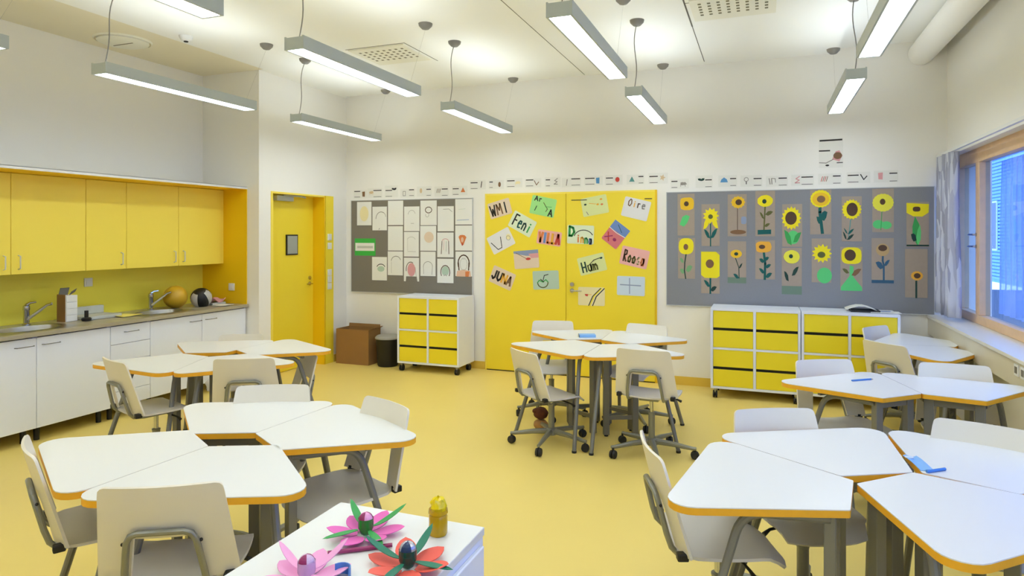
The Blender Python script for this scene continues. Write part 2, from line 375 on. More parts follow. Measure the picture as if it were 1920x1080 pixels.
# ------------------------------------------------------------------ pendants
pend = None
PX = (-4.32, -2.65, -0.98, 0.62); PY = ((-2.2, -.75), (-.85+.0, .6), (1.15, 2.60), (3.22, 4.67), (5.28, 6.73))
PLAB = {(0,3): 'long grey pendant lamp over the kitchen counter side, second from the back', (0,4): 'grey pendant lamp nearest the yellow entrance door corner',
        (1,3): 'large grey pendant lamp in front of the left square ceiling vent', (1,4): 'grey pendant lamp in front of the double yellow doors, left of the two',
        (2,3): 'grey pendant lamp hanging centrally, its bright underside seen from below', (2,4): 'small far grey pendant lamp above the right yellow door and pin board gap',
        (3,3): 'bright pendant lamp nearest the round ceiling duct', (3,4): 'far pendant lamp above the sunflower pin board',
        (0,2): 'end of a grey pendant lamp at the far left edge of the picture', (1,2): 'grey pendant lamp cut off by the top edge, left of centre',
        (2,2): 'pendant lamp overhead in the row nearest the viewer, centre column', (3,2): 'pendant lamp overhead in the row nearest the viewer, window column'}
def make_pendant():
    t = thing('pendant_lamp', 'x', 'lamp')
    hw, L, h = .07, .725, .08
    m = MB()
    m.box(-hw, hw, -L, L, .012, h-.006, 'lamp_grey').box(-hw, -hw+.012, -L, L, 0, .012, 'lamp_grey').box(hw-.012, hw, -L, L, 0, .012, 'lamp_grey')
    m.box(-hw+.012, hw-.012, -L, -L+.012, 0, .012, 'lamp_grey').box(-hw+.012, hw-.012, L-.012, L, 0, .012, 'lamp_grey')
    m.box(-hw, -hw+.01, -L, L, h-.006, h, 'lamp_grey').box(hw-.01, hw, -L, L, h-.006, h, 'lamp_grey')
    m.build('housing', t)
    MB().box(-hw+.013, hw-.013, -L+.013, L-.013, .006, .0115, 'lamp_emit').build('diffuser', t)
    MB().box(-hw+.012, hw-.012, -L+.05, L-.05, h-.0055, h-.002, 'added_uplight').build('added_uplight_strip', t)  # added glowing strip that brightens the ceiling; the lamps themselves give no uplight
    pts = [(0, -L+.05, h)]
    H = ZC-2.72-h
    for k in range(1, 13):
        q = k/12; pts.append((.012*math.sin(q*6.5), -L+.05+.10*q*q+.012*math.sin(q*5), h+(H-.02)*q))
    MB().tube(pts, .0038, 'cup_grey', n=6).build('power_cord', t)
    c1 = pts[-1]
    for (cx, cy) in ((c1[0], c1[1]), (0, L+.2)):
        MB().lathe([(.004, -.05), (.03, -.045), (.055, -.02), (.06, 0)], 'cup_grey', n=20, c=(cx, cy, ZC-2.72)).build('ceiling_cup', t)
    MB().tube([(0, L-.06, h), (0, L+.2, ZC-2.72-.045)], .0005, 'cup_grey', n=5).build('wire', t)
    return t
used = False
for i, x in enumerate(PX):
    for j, (a, b) in enumerate(PY):
        if j == 0: continue
        if pend is None: pend = make_pendant(); o = pend
        else: o = dup(pend)
        o.location = (x, (a+b)/2, 2.72)
        if (i, j) in PLAB: tag(o, PLAB[(i, j)], 'lamp', 'grey pendant lamps in rows')
        else: tag(o, 'grey pendant lamp hanging behind the viewer, out of the picture', 'lamp', 'pendant lamps behind the viewer')
# cups of a further circuit near the ceiling are part of the pendants; detector and vents
sd = thing('smoke_detector', 'small white smoke detector on the ceiling above the kitchen side', 'detector', (-4.81, 4.41, ZC))
MB().lathe([(.02, -.045), (.045, -.035), (.055, -.015), (.06, 0)], 'plastic_white', n=24).build('body', sd); MB().lathe([(.0, -.055), (.018, -.052), (.02, -.044)], 'black', n=16).build('sensor', sd)
dv = thing('round_air_valve', 'round cream air valve on the ceiling above the kitchen cabinets', 'vent', (-5.45, 4.3, ZC))
MB().lathe([(.0, -.035), (.17, -.035), (.21, -.02), (.21, -.0)], 'vent_cream', n=36).build('disc', dv)
MB().lathe([(.225, -.012), (.24, 0)], 'vent_cream', n=36).build('rim', dv); MB().box(-.12, .12, -.006, .006, -.037, -.034, 'vent_dark').build('slot', dv)
def vent(loc, w, l, label):
    t = thing('ceiling_vent', label, 'vent', loc)
    m = MB().box(-w/2, w/2, -l/2, l/2, -.012, 0, 'vent_cream')
    for r in range(8):
        for c in range(5):
            x = -w/2+.07+r*(w-.14)/7; y = -l*.32+c*l*.13
            m.box(x-.012, x+.012, y-.014, y+.014, -.0135, -.012, 'vent_dark')
    m.build('plate', t)
vent((-3.42, 5.58, ZC), .6, .56, 'cream slotted ceiling vent behind the large left pendant lamp')
vent((-.22, 5.34, ZC), .62, .5, 'cream slotted ceiling vent at the top edge, right of centre')

# ------------------------------------------------------------------ kitchen
XFL = -5.22; XFU = -5.52
def upper(y0, y1, doors, label):
    t = thing('wall_cabinet', label, 'cabinet', (XW+.012, y0, 1.285), 0, 'yellow wall cabinets')
    L = y1-y0; D = XFU-XW-.012
    MB().box(0, D-.02, 0.001, L-.001, 0, .80, 'yellow').build('body', t)
    for a, b, hs in doors:
        dr = MB().box(D-.019, D, a-y0+.002, b-y0-.002, .0, .80, 'yellow').build('door', t, bevel=.002)
        y = (b-y0-.055) if hs > 0 else (a-y0+.055)
        MB().tube([(D, y, .04), (D+.026, y, .045), (D+.026, y, .145), (D, y, .15)], .005, 'cab_frame').build('handle', dr)
upper(1.1, 3.39, [(1.1, 1.9, 1), (1.9, 2.6, -1), (2.6, 3.39, 1)], 'yellow wall cabinet at the left edge of the picture')
upper(3.39, 4.0, [(3.39, 4.0, -1)], 'widest single door yellow wall cabinet over the left sink')
upper(4.0, 4.39, [(4.0, 4.39, 1)], 'narrow single door yellow wall cabinet above the white socket')
upper(4.39, YP-.004, [(4.39, 4.97, 1), (4.97, YP-.07, -1)], 'yellow wall cabinet with two doors nearest the end panel')
tb = MB().box(XW+.012, XFL, 1.1, YP, 2.088, 2.112, 'yellow_deep').box(XFL, XFL+.004, 1.1, YP, 2.092, 2.116, 'plastic_white').box(XW+.012, XFL+.004, 1.1, YP, 2.112, 2.118, 'plastic_white').build('canopy_board')
tag(tb, 'long yellow canopy board with a white edge on top of the wall cabinets', 'board')
struct(B('trim_5', XW, XW+.012, 1.1, YP, .85, 1.285, 'yellow_splash'))
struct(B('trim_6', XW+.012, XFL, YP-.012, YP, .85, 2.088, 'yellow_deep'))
def base(y0, y1, fronts, label):
    t = thing('base_cabinet', label, 'cabinet', (XW+.015, y0, 0), 0, 'white base cabinets under the counter')
    L = y1-y0; D = XFL-XW-.015
    m = MB().box(.02, D-.02, .001, .018, .11, .82, 'cab_white').box(.02, D-.02, L-.018, L-.001, .11, .82, 'cab_white').box(.02, D-.02, .018, L-.018, .11, .128, 'cab_white').box(.0, .02, .001, L-.001, .11, .82, 'cab_white')
    m.build('body', t)
    for kind, a, b, z0, z1, hy in fronts:
        f = MB().box(D-.019, D, a-y0+.002, b-y0-.002, z0+.002, z1-.002, 'cab_white').build(kind, t, bevel=.0015)
        if hy is not None: MB().tube([(D, hy-y0-.07, z1-.06), (D+.022, hy-y0-.06, z1-.06), (D+.022, hy-y0+.06, z1-.06), (D, hy-y0+.07, z1-.06)], .0035, 'steel_grey').build('handle', f)
    for y in (.05, L-.05): MB().lathe([(.02, 0), (.02, .11)], 'black', n=12, c=(D-.08, y, 0), cap=True).build('leg', t)
base(1.1, 3.39, [('door', 1.1, 1.9, .11, .81, 1.8), ('door', 1.9, 2.7, .11, .81, 2.0), ('door', 2.7, 3.39, .11, .81, 3.30)], 'white base cabinet below the left sink at the picture edge')
base(3.39, 4.0, [('door', 3.39, 4.0, .11, .81, 3.5)], 'white single door base cabinet below the stack of small boxes')
base(4.0, 4.39, [('drawer', 4.0, 4.39, .65, .81, 4.2), ('drawer', 4.0, 4.39, .5, .65, None), ('drawer', 4.0, 4.39, .24, .5, 4.2), ('drawer', 4.0, 4.39, .11, .24, None)], 'white drawer base cabinet in the middle of the counter')
base(4.39, YP-.006, [('door', 4.39, 4.98, .11, .81, 4.9), ('door', 4.98, YP-.02, .11, .81, 5.09)], 'white two door base cabinet below the right sink')
# worktop with two sink cutouts
SK = [(3.18, 3.78), (4.42, 4.98)]
m = MB(); xa, xb, xc, xd = XW+.012, -5.66, -5.29, -5.19
ys = [1.1, SK[0][0], SK[0][1], SK[1][0], SK[1][1], YP-.012]
for k in range(5):
    if k in (1, 3):
        m.box(xa, xb, ys[k], ys[k+1], .82, .85, 'counter').box(xc, xd, ys[k], ys[k+1], .82, .85, 'counter')
    else: m.box(xa, xd, ys[k], ys[k+1], .82, .85, 'counter')
tag(m.build('worktop'), 'long brownish grey worktop running above the white cabinets', 'worktop')
def sink(y0, y1, label):
    cx, cy = (xb+xc)/2, (y0+y1)/2; t = thing('sink', label, 'sink', (cx, cy, .85)); a, b = (xc-xb)/2+.015, (y1-y0)/2+.015
    n = 40; m = MB(); vo = []; vi = []
    for k in range(n):
        th = 2*PI*k/n; c, s_ = math.cos(th), math.sin(th); q = 1/max(abs(c), abs(s_)); vo.append((a*c*q, b*s_*q, .002)); vi.append((a*.8*c, b*.8*s_, .003))
    m.add(vo+vi, [(k, (k+1)%n, n+(k+1)%n, n+k) for k in range(n)], 'stainless'); m.build('rim', t)
    m = MB(); prof = [(.8, .003), (.77, -.02), (.72, -.10), (.6, -.14), (.05, -.15), (0, -.15)]; vs = []
    for r, z in prof:
        for k in range(n): vs.append((a*r*math.cos(2*PI*k/n), b*r*math.sin(2*PI*k/n), z))
    m.add(vs, [(i*n+k, i*n+(k+1)%n, (i+1)*n+(k+1)%n, (i+1)*n+k) for i in range(len(prof)-1) for k in range(n)], 'stainless'); m.build('bowl', t)
    MB().lathe([(.0, .002), (.025, .002), (.03, 0)], 'chrome', n=16, c=(0, 0, -.148)).build('drain', t)
sink(*SK[0], 'steel sink with the left tap, nearest the picture edge')
sink(*SK[1], 'steel sink in front of the yellow ball')
def faucet(y, label):
    t = thing('faucet', label, 'faucet', (-5.70, y, .85), 0, 'chrome kitchen taps')
    m = MB().lathe([(.030, 0), (.030, .012), (.022, .02), (.022, .12), (.026, .13), (.024, .16), (.012, .17), (0, .17)], 'chrome', n=18); m.build('body', t)
    MB().tube([(.01, .0, .05), (.05, .03, .09), (.09, .06, .13), (.125, .085, .165), (.155, .105, .175)], [.014, .014, .013, .011, .012], 'chrome', n=10).build('spout', t)
    MB().tube([(0, 0, .165), (.02, .02, .185), (.045, .05, .19)], [.014, .009, .008], 'chrome').build('lever', t)
faucet(3.62, 'chrome mixer tap by the stack of small boxes'); faucet(4.80, 'chrome mixer tap left of the yellow ball')
# things on the worktop
t = thing('box_stack', 'tall narrow stack of small white boxes with open grey flaps on the worktop', 'boxes', (-5.63, 3.92, .85))
MB().box(-.055, .045, -.056, .05, 0, .225, 'paper_card').build('carton', t)
for k in range(4): MB().box(.0455, .052, -.05, .045, .004+k*.056, .055+k*.056, 'paper').build('drawer_front', t)
MB().box(-.055, .048, -.060, -.0565, 0, .235, 'cardboard').build('side_card', t)
m = MB(); m.shell(lambda i, j: (-.05+.012*j+.0*i, -.05+.02*i, .225+.032*j), 4, 2, .003, 'steel_grey'); m.build('flap', t)
m = MB(); m.shell(lambda i, j: (.0+.014*j, .01+.016*i, .225+.016*j+.008*i), 3, 2, .003, 'board_grey'); m.build('flap', t)
m = MB().box(-.14, .12, -.19, .13, 0, .03, 'paper_grey').box(-.15, -.10, -.18, .12, .03, .10, 'paper_grey'); tag(m.build('paper_tray', loc=(-5.62, 4.20, .85), bevel=.006), 'pale grey tray of papers beside the stack of small boxes', 'tray')
tag(MB().lathe([(0, 0), (.035, 0), (.04, .02), (.03, .03), (0, .03)], 'black', n=16, c=(0,0,0)).box(-.01, .01, -.012, .012, .03, .09, 'black').build('stapler', loc=(-5.50, 3.99, .85)), 'small dark gadget in front of the boxes on the worktop', 'gadget')
m = MB(); m.shell(lambda i, j: (-.1+.05*i, -.1+.05*j, .006+.004*math.sin(i+j)), 4, 4, .003, 'paper_yellow'); tag(m.build('paper_sheet', loc=(-5.50, 4.36, .853)), 'loose yellow paper sheet on the worktop left of the right sink', 'paper')
def sphere(m, r, c, matf, nu=28, nv=16, sz=1):
    for i in range(nv):
        for k in range(nu):
            q = []
            for (a, b) in ((i, k), (i, k+1), (i+1, k+1), (i+1, k)):
                th = PI*a/nv; ph = 2*PI*b/nu; q.append((c[0]+r*math.sin(th)*math.cos(ph), c[1]+r*math.sin(th)*math.sin(ph), c[2]-r*sz*math.cos(th)))
            m.add(q, [(0,1,2,3)], matf(i, k) if callable(matf) else matf)
def uvsphere(m, r, c, mt, nu=24, nv=14, s=(1,1,1), jit=0):
    vs = []; rnd = random.Random(3)
    for i in range(nv+1):
        for k in range(nu):
            th = PI*i/nv; ph = 2*PI*k/nu; rr = r*(1+rnd.uniform(-jit, jit))
            vs.append((c[0]+rr*s[0]*math.sin(th)*math.cos(ph), c[1]+rr*s[1]*math.sin(th)*math.sin(ph), c[2]-rr*s[2]*math.cos(th)))
    m.add(vs, [(i*nu+k, i*nu+(k+1)%nu, (i+1)*nu+(k+1)%nu, (i+1)*nu+k) for i in range(nv) for k in range(nu)], mt)
m = MB(); uvsphere(m, .115, (0,0,.112), 'ball_yellow', 32, 20); tag(m.build('ball', loc=(-5.62, 5.02, .85)), 'plain yellow play ball on the worktop', 'ball')
m = MB(); sphere(m, .105, (0,0,.105), lambda i, k: 'ball_silver' if (k//4) % 2 == 0 and 2 < i < 13 else 'black', 24, 16)
tag(m.build('ball', loc=(-5.52, 5.28, .85), rot=(.5, .3, 0), sharp=60), 'black and silver striped ball beside the yellow ball', 'ball')
m = MB(); rnd = random.Random(5)
m.shell(lambda i, j: (-.09+.03*i, -.1+.03*j, .045+.03*math.sin(i*1.3)*math.cos(j*.9)), 6, 6, .006, 'ROSE'); m.box(-.09, .09, -.1, .08, 0, .02, 'paper_grey')
tag(m.build('cloth_bundle', loc=(-5.55, 5.45, .852)), 'crumpled reddish cloth bundle behind the striped ball', 'cloth')
m = MB(); m.shell(lambda i, j: (-.08+.04*i, -.07+.035*j, .005+.003*math.sin(i*2)), 4, 4, .003, 'paper'); tag(m.build('paper_sheet', loc=(-5.33, 5.36, .853)), 'white paper sheet on the worktop corner in front of the balls', 'paper')

# ------------------------------------------------------------------ mobile drawer cabinets
def caster(parent, x, y, r=.035):
    c = MB().lathe([(r*.4, -.022), (r, -.02), (r, -.006), (r*.6, -.003), (r*.6, .003), (r, .006), (r, .02), (r*.4, .022)], 'rubber', n=16, c=(x, y, r), axis='x', cap=True).box(x-.012, x+.012, y-.012, y+.03, r, .095, 'stainless')
    c.build('caster', parent)
def tray_cabinet(name, loc, w, label, group=None, front='yellow_tray', body='cab_white', d=.42, rz=0, cat='cabinet'):
    t = thing(name, label, cat, loc, rz, group); z0, z1 = .095, .88; hx = w/2
    m = MB().box(-hx, -hx+.022, 0, d, z0, z1, body).box(hx-.022, hx, 0, d, z0, z1, body).box(-hx+.022, hx-.022, 0, d, z1-.022, z1, body).box(-hx+.022, hx-.022, 0, d, z0, z0+.022, body)
    m.box(-hx+.022, hx-.022, d-.01, d, z0+.022, z1-.022, body).box(-.012, .012, .004, d-.01, z0+.022, z1-.022, body)
    zm = (z0+z1)/2; m.box(-hx+.022, -.012, .004, d-.01, zm-.01, zm+.01, body).box(.012, hx-.022, .004, d-.01, zm-.01, zm+.01, body)
    m.build('body', t)
    for (a, b) in ((-hx+.024, -.014), (.014, hx-.024)):
        for (lo, hi) in ((z0+.024, zm-.012), (zm+.012, z1-.024)):
            q = (hi-lo)/2
            for k in range(2):
                tr = MB().box(a, b, .006, .022, lo+k*q+(.0 if k == 0 else .013), lo+(k+1)*q-(.013 if k == 0 else 0), front).box(a+.02, b-.02, .022, d-.05, lo+k*q+.02, lo+k*q+q*.6, front).build('drawer', t, bevel=.002)
            MB().box(a, b, .012, .02, lo+q-.013, lo+q+.013, 'black_gap').build('grip_gap', t)
    for x in (-hx+.04, hx-.04):
        for y in (.04, d-.07): caster(t, x, y)
    return t
G1 = 'white mobile cabinets with yellow drawers'
tray_cabinet('drawer_cabinet', (-3.62, 6.70, 0), .80, 'white mobile cabinet with eight yellow drawers beside the black bin', G1)
tray_cabinet('drawer_cabinet', (-.082, 6.70, 0), .81, 'left half of the double yellow drawer cabinet below the sunflowers', G1)
tray_cabinet('drawer_cabinet', (.735, 6.70, 0), .81, 'right half of the double yellow drawer cabinet, papers on top', G1)
t = thing('open_binder', 'open white and black binder on top of the long drawer cabinet', 'binder', (.88, 6.92, .88))
MB().box(-.12, .12, -.10, .10, 0, .018, 'black').build('cover', t)
m = MB(); m.shell(lambda i, j: (-.16+.05*i, -.10+.05*j, .022+.035*math.sin(PI*i/5)), 5, 4, .003, 'paper'); m.build('pages', t)
m = MB(); m.shell(lambda i, j: (-.12+.05*i, -.08+.045*j, .004+.003*math.sin(i)), 5, 4, .003, 'paper').box(-.06, .05, -.02, .02, .009, .011, 'LBLUE'); tag(m.build('papers', loc=(1.06-.02, 6.88, .881)), 'loose white papers beside the open binder on the cabinet', 'paper')

# cardboard box, bin
t = thing('cardboard_box', 'open brown cardboard box on the floor by the corner', 'box', (-4.74, 6.97, 0))
m = MB().box(-.235, .235, -.135, -.13, 0, .43, 'cardboard').box(-.235, .235, .13, .135, 0, .43, 'cardboard').box(-.235, -.23, -.13, .13, 0, .43, 'cardboard').box(.23, .235, -.13, .13, 0, .43, 'cardboard').box(-.23, .23, -.13, .13, 0, .006, 'cardboard_in')
m.build('body', t)
m = MB(); m.shell(lambda i, j: (.235+.02*j, -.13+.065*i, .43+.012*j), 4, 2, .004, 'cardboard'); m.build('flap', t)
m = MB(); m.shell(lambda i, j: (-.23+.115*i, .13+.004*j, .43+.02*j), 4, 2, .004, 'cardboard'); m.build('flap', t)
t = thing('waste_bin', 'black waste bin with a grey lid between the box and cabinet', 'bin', (-4.29, 6.93, 0))
MB().lathe([(0, 0), (.115, 0), (.125, .02), (.145, .33), (.15, .34)], 'black', n=32).build('body', t)
MB().lathe([(.155, .335), (.155, .35), (.13, .372), (0, .378)], 'bin_lid', n=32).build('lid', t)

# ------------------------------------------------------------------ desks
HL, HS, HT = .419, .144, .5445; ZT = .72
def rounded(pts, rad, n=6):
    out = []; N = len(pts)
    for i in range(N):
        p = Vector(pts[i]).to_2d(); a = (Vector(pts[i-1]).to_2d()-p).normalized(); b = (Vector(pts[(i+1)%N]).to_2d()-p).normalized()
        ang = a.angle(b); r = rad[i]; L = r/math.tan(ang/2); bis = (a+b).normalized(); c = p+bis*(r/math.sin(ang/2))
        s0 = p+a*L-c; s1 = p+b*L-c; t0 = math.atan2(s0.y, s0.x); t1 = math.atan2(s1.y, s1.x); dlt = (t1-t0+PI) % (2*PI)-PI
        for k in range(n+1): tt = t0+dlt*k/n; out.append((c.x+r*math.cos(tt), c.y+r*math.sin(tt)))
    return out
def trap(ins): 
    c = 1/math.tan(math.radians(63.2)/2); k = math.tan(math.radians(63.2)/2)
    return [(-HL+ins*c, -HT/2+ins), (HL-ins*c, -HT/2+ins), (HS-ins*k, HT/2-ins), (-HS+ins*k, HT/2-ins)]
def bend(a, b, c, r, n=6):
    a, b, c = Vector(a), Vector(b), Vector(c); u = (a-b).normalized(); v = (c-b).normalized(); pts = [a]
    for k in range(n+1):
        t = k/n; p0 = b+u*r; p1 = b+v*r; pts.append((1-t)**2*p0+2*t*(1-t)*b+t*t*p1)
    return pts+[c]
def make_desk():
    t = thing('desk', 'x', 'desk')
    rad = [.075, .075, .012, .012]
    MB().prism(rounded(trap(.0025), [.072, .072, .010, .010]), ZT-.026, ZT-.0035, 'table_white').prism(rounded(trap(0), rad), ZT-.0035, ZT, 'table_white').build('tabletop', t)
    MB().ring(rounded(trap(0), rad), rounded(trap(.0025), [.072, .072, .010, .010]), ZT-.027, ZT-.0037, 'edge_orange').build('edge_band', t)
    zu = ZT-.027
    for s in (-1, 1):
        # rail below the slanted side, bending into the outer leg
        a = (s*(HS-.01), HT/2-.06, zu-.018); b = (s*(HL-.205), -HT/2+.225, zu-.018); c = (s*(HL-.095), -HT/2+.05, .012)
        MB().tube(bend(a, b, c, .075), .0155, 'steel_grey', n=10).build('leg', t)
        MB().lathe([(.018, 0), (.018, .015)], 'rubber', n=10, c=(c[0], c[1], 0), cap=True).build('foot', t)
        MB().box(s*(HS-.027)-.024, s*(HS-.027)+.024, HT/2-.078, HT/2-.042, .012, zu, 'steel_grey').build('post', t, bevel=.003)
        MB().lathe([(.016, 0), (.016, .013)], 'rubber', n=10, c=(s*(HS-.027), HT/2-.06, 0), cap=True).build('foot', t)
    MB().box(-HS+.04, HS-.04, HT/2-.07, HT/2-.05, zu-.045, zu, 'steel_grey').build('apron', t)
    MB().box(-HL+.2, HL-.2, -HT/2+.17, -HT/2+.19, zu-.035, zu, 'steel_grey').build('cross_rail', t)
    MB().box(-HS+.04, HS-.04, HT/2-.07, HT/2-.05, .13, .16, 'steel_grey').build('stretcher', t)
    return t
DG = 'white trapezoid desks with orange edges'
DESKS = [
 (0.260,2.970,-151.7,'white trapezoid desk in the near right cluster, back left, chair behind it'),
 (0.010,2.524,-98.2,'white trapezoid desk at the left of the near right cluster over a pushed-in chair'),
 (0.786,3.000,157.0,'white trapezoid desk in the near right cluster with the blue wrapper at its corner'),
 (0.598,2.500,43.3,'white trapezoid desk nearest the lower right corner of the picture'),
 (-2.419,1.926,-29.1,'white trapezoid desk at the left end of the near left cluster'),
 (-1.913,1.901,24.5,'white trapezoid desk of the near left cluster behind the large foreground chair back'),
 (-2.349,2.503,-155.9,'white trapezoid desk of the near left cluster, back left, beside the dark gap'),
 (-1.844,2.468,150.5,'white trapezoid desk of the near left cluster, back right, pointed towards the room centre'),
 (-3.911,3.372,-4.7,'white trapezoid desk next to the drawer cabinets, chair at its left end'),
 (-3.437,3.552,48.8,'white trapezoid desk of the far left cluster, front right, behind two chair backs'),
 (-4.016,3.987,-152.4,'white trapezoid desk of the far left cluster, back left by the white cabinets'),
 (-3.511,4.097,154.1,'white trapezoid desk of the far left cluster pointing towards the entrance door'),
 (-1.479,4.996,-28.1,'white trapezoid desk of the central cluster, front left'),
 (-0.972,4.985,25.4,'white trapezoid desk of the central cluster, front right'),
 (-1.533,5.600,-151.5,'white trapezoid desk of the central cluster holding the light blue notebook'),
 (-1.026,5.579,154.9,'white trapezoid desk of the central cluster, back right'),
 (0.528,4.311,-138.4,'white trapezoid desk with a blue pencil in the middle right cluster'),
 (1.019,4.434,168.1,'white trapezoid desk of the middle right cluster by the window ledge'),
 (1.207,6.279,-113.0,'white trapezoid desk farthest back on the right, near the drawer cabinet'),
 (1.186,5.770,-59.4,'white trapezoid desk by the curtain, in front of the farthest right desk')]
desk0 = make_desk()
for i, (x, y, a, lab) in enumerate(DESKS):
    o = desk0 if i == 0 else dup(desk0)
    o.location = (x, y, 0); o.rotation_euler = (0, 0, math.radians(a)); tag(o, lab, 'desk', DG)

# ------------------------------------------------------------------ chairs (front = +x)
def make_chair():
    t = thing('swivel_chair', 'x', 'chair')
    SZ = .455
    # seat
    def seat(i, j):
        u = i/14; v = (j/12)*2-1
        x = -.19+.40*u; half = .19+.018*math.sin(PI*min(1, u*1.1))-.05*max(0, u-.8)/.2*.6
        if u < .15: half -= .05*((.15-u)/.15)**2
        z = SZ+.004-.012*math.cos(PI*v*.5)*(1-abs(u-.45))-.05*max(0, (u-.72)/.28)**2
        xx = x-.02*max(0, abs(v)-.6)/.4*(1 if u > .8 else 0)
        return (xx, v*half, z)
    MB().shell(lambda i, j: seat(i, j), 14, 12, .011, 'seat_white').build('seat', t, sharp=60)
    # backrest with inverted-U cutout
    NH = .160; BH = .338; xs = [-1, -.93, -.8, -.62]; cols = None
    tv = [0, .04, .08, .12, .142, NH, .19, .22, .25, .28, .305, .325, .334, BH]
    def wid(t): return .222-.036*(t/BH)
    def cw(t): return .115-.026*(t/NH) if t < NH else .089
    def bk(i, j):
        tt = tv[j]; hw = wid(tt); r = .022
        if tt > BH-r: hw -= r-math.sqrt(max(0, r*r-(tt-(BH-r))**2))
        c = cw(tt); c = c if tt <= NH else c
        S = [-hw, -hw+.004, -(hw*.75+c*.25), -(hw*.4+c*.6), -c, -c*.66, -c*.33, 0, c*.33, c*.66, c, (hw*.4+c*.6), (hw*.75+c*.25), hw-.004, hw]
        s_ = S[i]
        if j == 5 and abs(s_) < cw(NH)*.99 : pass
        x = -.195-.085*tt/BH-.0*tt+.028*(s_/.2)**2
        return (x, s_, SZ+.012+tt)
    MB().shell(bk, 14, len(tv)-1, .010, 'chair_white', skip=lambda i, j: 4 <= i <= 9 and j < 5).build('backrest', t, sharp=60)
    # bent tube frame round the cutout
    def bx_(tt): return -.195-.085*tt/BH-.017
    pts = []
    for s in (-1, 1):
        seq = [(.10, s*.12, SZ-.018), (-.12, s*.125, SZ-.020), (-.185, s*.125, SZ-.012), (-.208, s*.124, SZ+.012), (bx_(.05), s*.120, SZ+.06), (bx_(.12), s*.110, SZ+.13), (bx_(.155), s*.104, SZ+.166), (bx_(.178), s*.092, SZ+.188), (bx_(.186), s*.07, SZ+.197)]
        pts += seq if s < 0 else seq[::-1]
    MB().tube(pts, .011, 'chair_steel', n=10).build('back_frame', t)
    for s in (-1, 1): MB().box(-.205, -.165, s*.19-.016, s*.19+.016, SZ-.004, SZ+.024, 'black').build('clip', t, bevel=.005)
    m = MB()
    for (tt, s) in ((.07, 1), (.07, -1), (.15, 1), (.15, -1)): uvsphere(m, .006, (bx_(tt)+.004, s*.118, SZ+.01+tt), 'black', 8, 6)
    m.build('screws', t)
    MB().box(-.10, .12, -.07, .07, SZ-.045, SZ-.014, 'chair_steel').build('seat_plate', t, bevel=.004)
    MB().tube([(.04, -.06, SZ-.04), (.06, -.17, SZ-.05), (.07, -.20, SZ-.065)], [.005, .006, .010], 'black').build('lever', t)
    MB().lathe([(.014, .25), (.014, SZ-.04)], 'chrome', n=14, cap=True).build('piston', t)
    MB().lathe([(.024, .08), (.024, .30), (.026, .302), (.026, .31), (.015, .312)], 'chair_steel', n=16, cap=True).build('column', t)
    m = MB().lathe([(.03, .07), (.042, .075), (.042, .115), (.03, .125)], 'chair_steel', n=18, cap=True)
    for k in range(5):
        a = 2*PI*k/5; c, s = math.cos(a), math.sin(a)
        m.tube([(.03*c, .03*s, .10), (.14*c, .14*s, .095), (.29*c, .29*s, .078), (.315*c, .315*s, .078)], [.022, .019, .013, .012], 'chair_steel', n=8)
    m.build('base', t)
    for k in range(5):
        a = 2*PI*k/5; c, s = math.cos(a), math.sin(a); q = MB()
        q.lathe([(.01, -.022), (.026, -.021), (.03, -.012), (.03, -.004), (.012, -.002), (.012, .002), (.03, .004), (.03, .012), (.026, .021), (.01, .022)], 'rubber', n=16, c=(0, 0, .03), axis='y', cap=True)
        q.box(-.006, .006, -.006, .006, .03, .075, 'rubber')
        q.build('caster', t, loc=(.305*c, .305*s, 0), rot=(0, 0, a+.6*math.sin(k*2.1)))
    return t
chair0 = make_chair()
CG = 'white moulded swivel chairs around the desks'
CH = [ # top middle of back x,y, facing, dz, label
 (-1.68, 4.58, 52, -.07, 'white chair at the front left of the central desk cluster, plush toy behind its base'),
 (-.78, 4.55, 86, 0, 'white chair at the front right of the central desk cluster, back to the viewer'),
 (-1.84, 5.85, -75, -.01, 'white chair behind the central desks in front of the left yellow door'),
 (-.96, 5.84, -104, 0, 'white chair behind the central desks in front of the right yellow door'),
 (.04, 3.22, -65, 0, 'white chair tucked behind the near right cluster, left of the two there'),
 (-.41, 2.52, 21, 0, 'white chair pushed under the left side of the near right cluster'),
 (.87, 3.27, -110, 0, 'white chair behind the near right cluster at the right picture edge'),
 (.35, 4.60, -63, 0, 'white chair in front of the long drawer cabinet, behind the desk with the blue pencil'),
 (1.09, 4.73, -91, 0, 'white chair behind the middle right desks, below the window ledge sockets'),
 (.82, 5.48, 40, 0, 'cream chair seen from behind at the farthest right desks'),
 (.89, 6.42, -38, 0, 'farthest right chair, its small top against the drawer cabinet'),
 (-2.59, 1.65, 61, 0, 'white chair at the far left of the near left cluster, seen edge on'),
 (-1.79, 1.54, 120, 0, 'large white foreground chair seen from behind at the near left cluster'),
 (-1.67, 2.70, -115, 0, 'white chair at the right of the near left cluster, grey shaded seat visible'),
 (-2.42, 2.78, -63, 0, 'white chair behind the near left cluster showing only its top edge'),
 (-3.12, 3.31, 119, 0, 'white chair seen from behind in front of the far left cluster, right of the two'),
 (-3.86, 2.97, 72, 0, 'white chair seen from behind beside the white cabinets, left of the two'),
 (-3.33, 4.25, -125, -.14, 'lowered chair tucked under the far left desk pointing to the door'),
 (-4.38, 4.62, -60, -.10, 'lowered chair between the far left desks and the base cabinets')]
